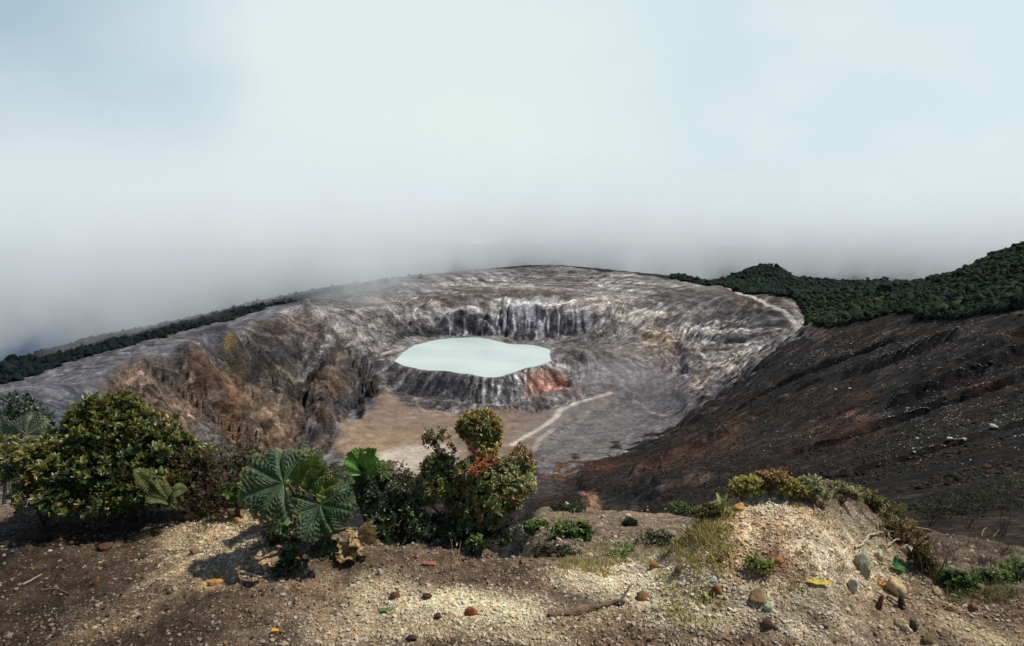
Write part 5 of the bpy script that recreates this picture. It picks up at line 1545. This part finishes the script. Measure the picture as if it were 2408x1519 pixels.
world = bpy.data.worlds.new('World'); scene.world = world; world.use_nodes = True
nt = world.node_tree; nt.nodes.clear()
wo = nt.nodes.new('ShaderNodeOutputWorld')
sky = nd(nt, 'ShaderNodeTexSky', sky_type='NISHITA', sun_disc=False, sun_elevation=R(SUN_EL), sun_rotation=R(SUN_AZ), altitude=2500)
b1 = nd(nt, 'ShaderNodeBackground'); b1.inputs[1].default_value = 0.10
nt.links.new(sky.outputs[0], b1.inputs[0])
gen = nd(nt, 'ShaderNodeTexCoord').outputs['Generated']
sep = nd(nt, 'ShaderNodeSeparateXYZ'); nt.links.new(gen, sep.inputs[0])
mp = nd(nt, 'ShaderNodeMapping'); mp.inputs['Scale'].default_value = (1, 1, 1.5); mp.inputs['Location'].default_value = (.3, 0, .22)
nt.links.new(gen, mp.inputs[0])
n_big = noise_out(nt, mp.outputs[0], 2.3, 5, 0.48)
n_soft = noise_out(nt, mp.outputs[0], 5.0, 4, 0.45)
cc = mixc(nt, 'MIX', ramp(nt, n_big, [(0.34, 0.0), (0.66, 1.0)]), (0.655, 0.785, 0.83), (0.70, 0.825, 0.86))
cc = mixc(nt, 'MIX', ramp(nt, n_soft, [(0.48, 0.0), (0.75, 0.7)]), cc, (0.78, 0.86, 0.86))
# thinner cloud with blue behind it towards the west, a brighter spot over the crater
def toward(vec, lo, hi):
    dp = nd(nt, 'ShaderNodeVectorMath', operation='DOT_PRODUCT'); nt.links.new(gen, dp.inputs[0]); dp.inputs[1].default_value = vec
    return ramp(nt, dp.outputs['Value'], [(lo, 0.0), (hi, 1.0)])
def unit(u, v):
    t, s = sight(u, v); t = float(t); s = float(s); q = Vector((math.sin(t), math.cos(t), s)); return tuple(q.normalized())
cc = mixc(nt, 'MIX', toward(unit(1080, 430), .93, 1.04), cc, (0.76, 0.86, 0.83))
thin = mixc(nt, 'MULTIPLY', 1.0, toward(unit(-60, 40), .955, 1.0), ramp(nt, n_big, [(0.25, 1.0), (0.75, .35)]))
cc = mixc(nt, 'MIX', thin, cc, (0.30, 0.44, 0.56))
b2 = nd(nt, 'ShaderNodeBackground'); nt.links.new(cc, b2.inputs[0]); b2.inputs[1].default_value = 1.0
# the cloud sheet breaks up overhead and behind the viewer, where the sun comes through
el = nd(nt, 'ShaderNodeMath', operation='MULTIPLY_ADD'); nt.links.new(n_big, el.inputs[0]); el.inputs[1].default_value = 0.5; nt.links.new(sep.outputs[2], el.inputs[2])
hi_ = ramp(nt, el.outputs[0], [(0.66, 0.0), (0.86, 1.0)])
bk = nd(nt, 'ShaderNodeMath', operation='MULTIPLY_ADD'); nt.links.new(n_big, bk.inputs[0]); bk.inputs[1].default_value = 0.6; nt.links.new(sep.outputs[1], bk.inputs[2])
back = ramp(nt, bk.outputs[0], [(0.0, 1.0), (0.55, 0.0)])
mxm = nd(nt, 'ShaderNodeMath', operation='MAXIMUM'); nt.links.new(hi_, mxm.inputs[0]); nt.links.new(back, mxm.inputs[1])
ms = nd(nt, 'ShaderNodeMixShader'); nt.links.new(mxm.outputs[0], ms.inputs[0]); nt.links.new(b2.outputs[0], ms.inputs[1]); nt.links.new(b1.outputs[0], ms.inputs[2])
nt.links.new(ms.outputs[0], wo.inputs[0])

scene.view_settings.view_transform = 'Standard'; scene.view_settings.look = 'None'
scene.view_settings.exposure = 0.0; scene.view_settings.gamma = 1.0
scene.render.engine = 'CYCLES'
cy = scene.cycles
cy.max_bounces = 10; cy.diffuse_bounces = 3; cy.glossy_bounces = 2; cy.transmission_bounces = 3; cy.transparent_max_bounces = 8; cy.volume_bounces = 8
cy.use_denoising = True
try: cy.denoiser = 'OPENIMAGEDENOISE'
except Exception: pass
cy.volume_step_rate = 1.0; cy.volume_max_steps = 128
cy.sample_clamp_indirect = 6.0


# ------------------------------------------------------------------ the bank of cloud lying on the far rim
def cloud_bank():
    # a curved slab: west wing nearer and lower, east wing behind the wooded hills
    ths = np.radians(np.linspace(-58, 58, 30))
    def prof(t):
        d = np.degrees(t)
        rin = np.interp(d, [-58, -40, -28, -18, -8, 0, 10, 20, 40, 58], [1100, 1200, 1290, 1420, 1560, 1720, 1800, 2150, 2350, 2400])
        zb = np.interp(d, [-58, -40, -28, -18, -8, 0, 10, 20, 40, 58], [-420, -330, -290, -260, -240, -230, -230, -230, -230, -230])
        return rin, zb
    rows = []
    for t in ths:
        rin, zb = prof(t)
        s, c = math.sin(t), math.cos(t)
        rout = rin + 1050.0; top = 330.0
        rows.append([(rin * s, rin * c, zb), (rin * s, rin * c, 60), ((rin + 60) * s, (rin + 60) * c, top), (rout * s, rout * c, top), (rout * s, rout * c, zb - 150)])
    v = np.array(rows).reshape(-1, 3); n = 5
    f = [[i * n + k, i * n + (k + 1) % n, (i + 1) * n + (k + 1) % n, (i + 1) * n + k] for i in range(len(ths) - 1) for k in range(n)]
    caps = [list(range(n))[::-1], [(len(ths) - 1) * n + k for k in range(n)]]
    me = np_mesh('clouds', v, [np.array(f), np.array(caps)], smooth=False)
    import bmesh
    bm = bmesh.new(); bm.from_mesh(me); bmesh.ops.recalc_face_normals(bm, faces=bm.faces); bm.to_mesh(me); bm.free()
    m = bpy.data.materials.new('cloud_vapour'); m.use_nodes = True
    t_ = m.node_tree; t_.nodes.clear()
    out = t_.nodes.new('ShaderNodeOutputMaterial'); pv = t_.nodes.new('ShaderNodeVolumePrincipled')
    t_.links.new(pv.outputs[0], out.inputs['Volume'])
    pos = nd(t_, 'ShaderNodeTexCoord').outputs['Object']
    sp = nd(t_, 'ShaderNodeSeparateXYZ'); t_.links.new(pos, sp.inputs[0])
    def M(op, a, b=None, c=None):
        n_ = nd(t_, 'ShaderNodeMath', operation=op)
        for k, x in enumerate((a, b, c)):
            if x is None: continue
            if hasattr(x, 'node'): t_.links.new(x, n_.inputs[k])
            else: n_.inputs[k].default_value = x
        return n_.outputs[0]
    X, Y, Z = sp.outputs
    bear = M('ARCTAN2', X, Y)
    rad = M('SQRT', M('ADD', M('MULTIPLY', X, X), M('MULTIPLY', Y, Y)))
    def table(src, lo, hi, pts, vlo, vhi):
        fc = nd(t_, 'ShaderNodeFloatCurve'); cu = fc.mapping.curves[0]
        q = [((p - lo) / (hi - lo), (w - vlo) / (vhi - vlo)) for p, w in pts]
        while len(cu.points) < len(q): cu.points.new(.5, .5)
        for p, (a, b) in zip(cu.points, q): p.location = (a, b)
        fc.mapping.update()
        u = nd(t_, 'ShaderNodeMapRange'); u.inputs[1].default_value = R(lo); u.inputs[2].default_value = R(hi)
        t_.links.new(src, u.inputs[0]); t_.links.new(u.outputs[0], fc.inputs['Value'])
        return M('MULTIPLY_ADD', fc.outputs[0], vhi - vlo, vlo)
    base = table(bear, -58, 58, CLOUD_BASE, -420, 40)
    edge = table(bear, -58, 58, CLOUD_EDGE, 1000, 2800)
    def noise(scale, detail, sc=(1, 1, 1.6)):
        mp_ = nd(t_, 'ShaderNodeMapping'); mp_.inputs['Scale'].default_value = sc
        t_.links.new(pos, mp_.inputs[0]); return noise_out(t_, mp_.outputs[0], scale, detail, .55)
    na = noise(0.0022, 3); nb = noise(0.009, 5, (1, 1, .6))
    puff = M('ADD', M('MULTIPLY', M('SUBTRACT', na, .5), 340), M('MULTIPLY', M('SUBTRACT', nb, .5), 430))
    h = M('DIVIDE', M('ADD', M('SUBTRACT', Z, base), puff), 62.0)
    e = M('DIVIDE', M('ADD', M('SUBTRACT', rad, edge), M('MULTIPLY', puff, 1.2)), 260.0)
    def s01(x):
        mr = nd(t_, 'ShaderNodeMapRange', interpolation_type='SMOOTHSTEP'); t_.links.new(x, mr.inputs[0]); return mr.outputs[0]
    topf = nd(t_, 'ShaderNodeMapRange', interpolation_type='SMOOTHSTEP'); t_.links.new(Z, topf.inputs[0])
    topf.inputs[1].default_value = -130; topf.inputs[2].default_value = 300; topf.inputs[3].default_value = 1; topf.inputs[4].default_value = 0
    hh = s01(h)
    d = M('MULTIPLY', M('MULTIPLY', hh, s01(e)), topf.outputs[0])
    d = M('MULTIPLY', d, M('MULTIPLY_ADD', nb, 0.0075, 0.0012))
    t_.links.new(d, pv.inputs['Density'])
    pv.inputs['Color'].default_value = (0.97, 0.996, 1.0, 1)
    pv.inputs['Anisotropy'].default_value = 0.0
    o = link('clouds', me, m); tag(o, kind='stuff')
    try: m.cycles.volume_step_rate = 0.2
    except Exception as ex: print('step', ex)
    return o


CLOUD_BASE = [(-58,-290),(-38,-262),(-30,-286),(-24,-274),(-19,-256),(-12,-226),(-7,-196),(0,-180),(8,-192),(14,-206),(20,-218),(30,-216),(40,-208),(58,-208)]
CLOUD_EDGE = [(-58,1150),(-38,1250),(-30,1270),(-24,1330),(-19,1400),(-12,1500),(-7,1650),(0,1800),(6,1860),(12,1960),(18,2200),(24,2330),(30,2360),(40,2400),(58,2400)]
cloud_bank()
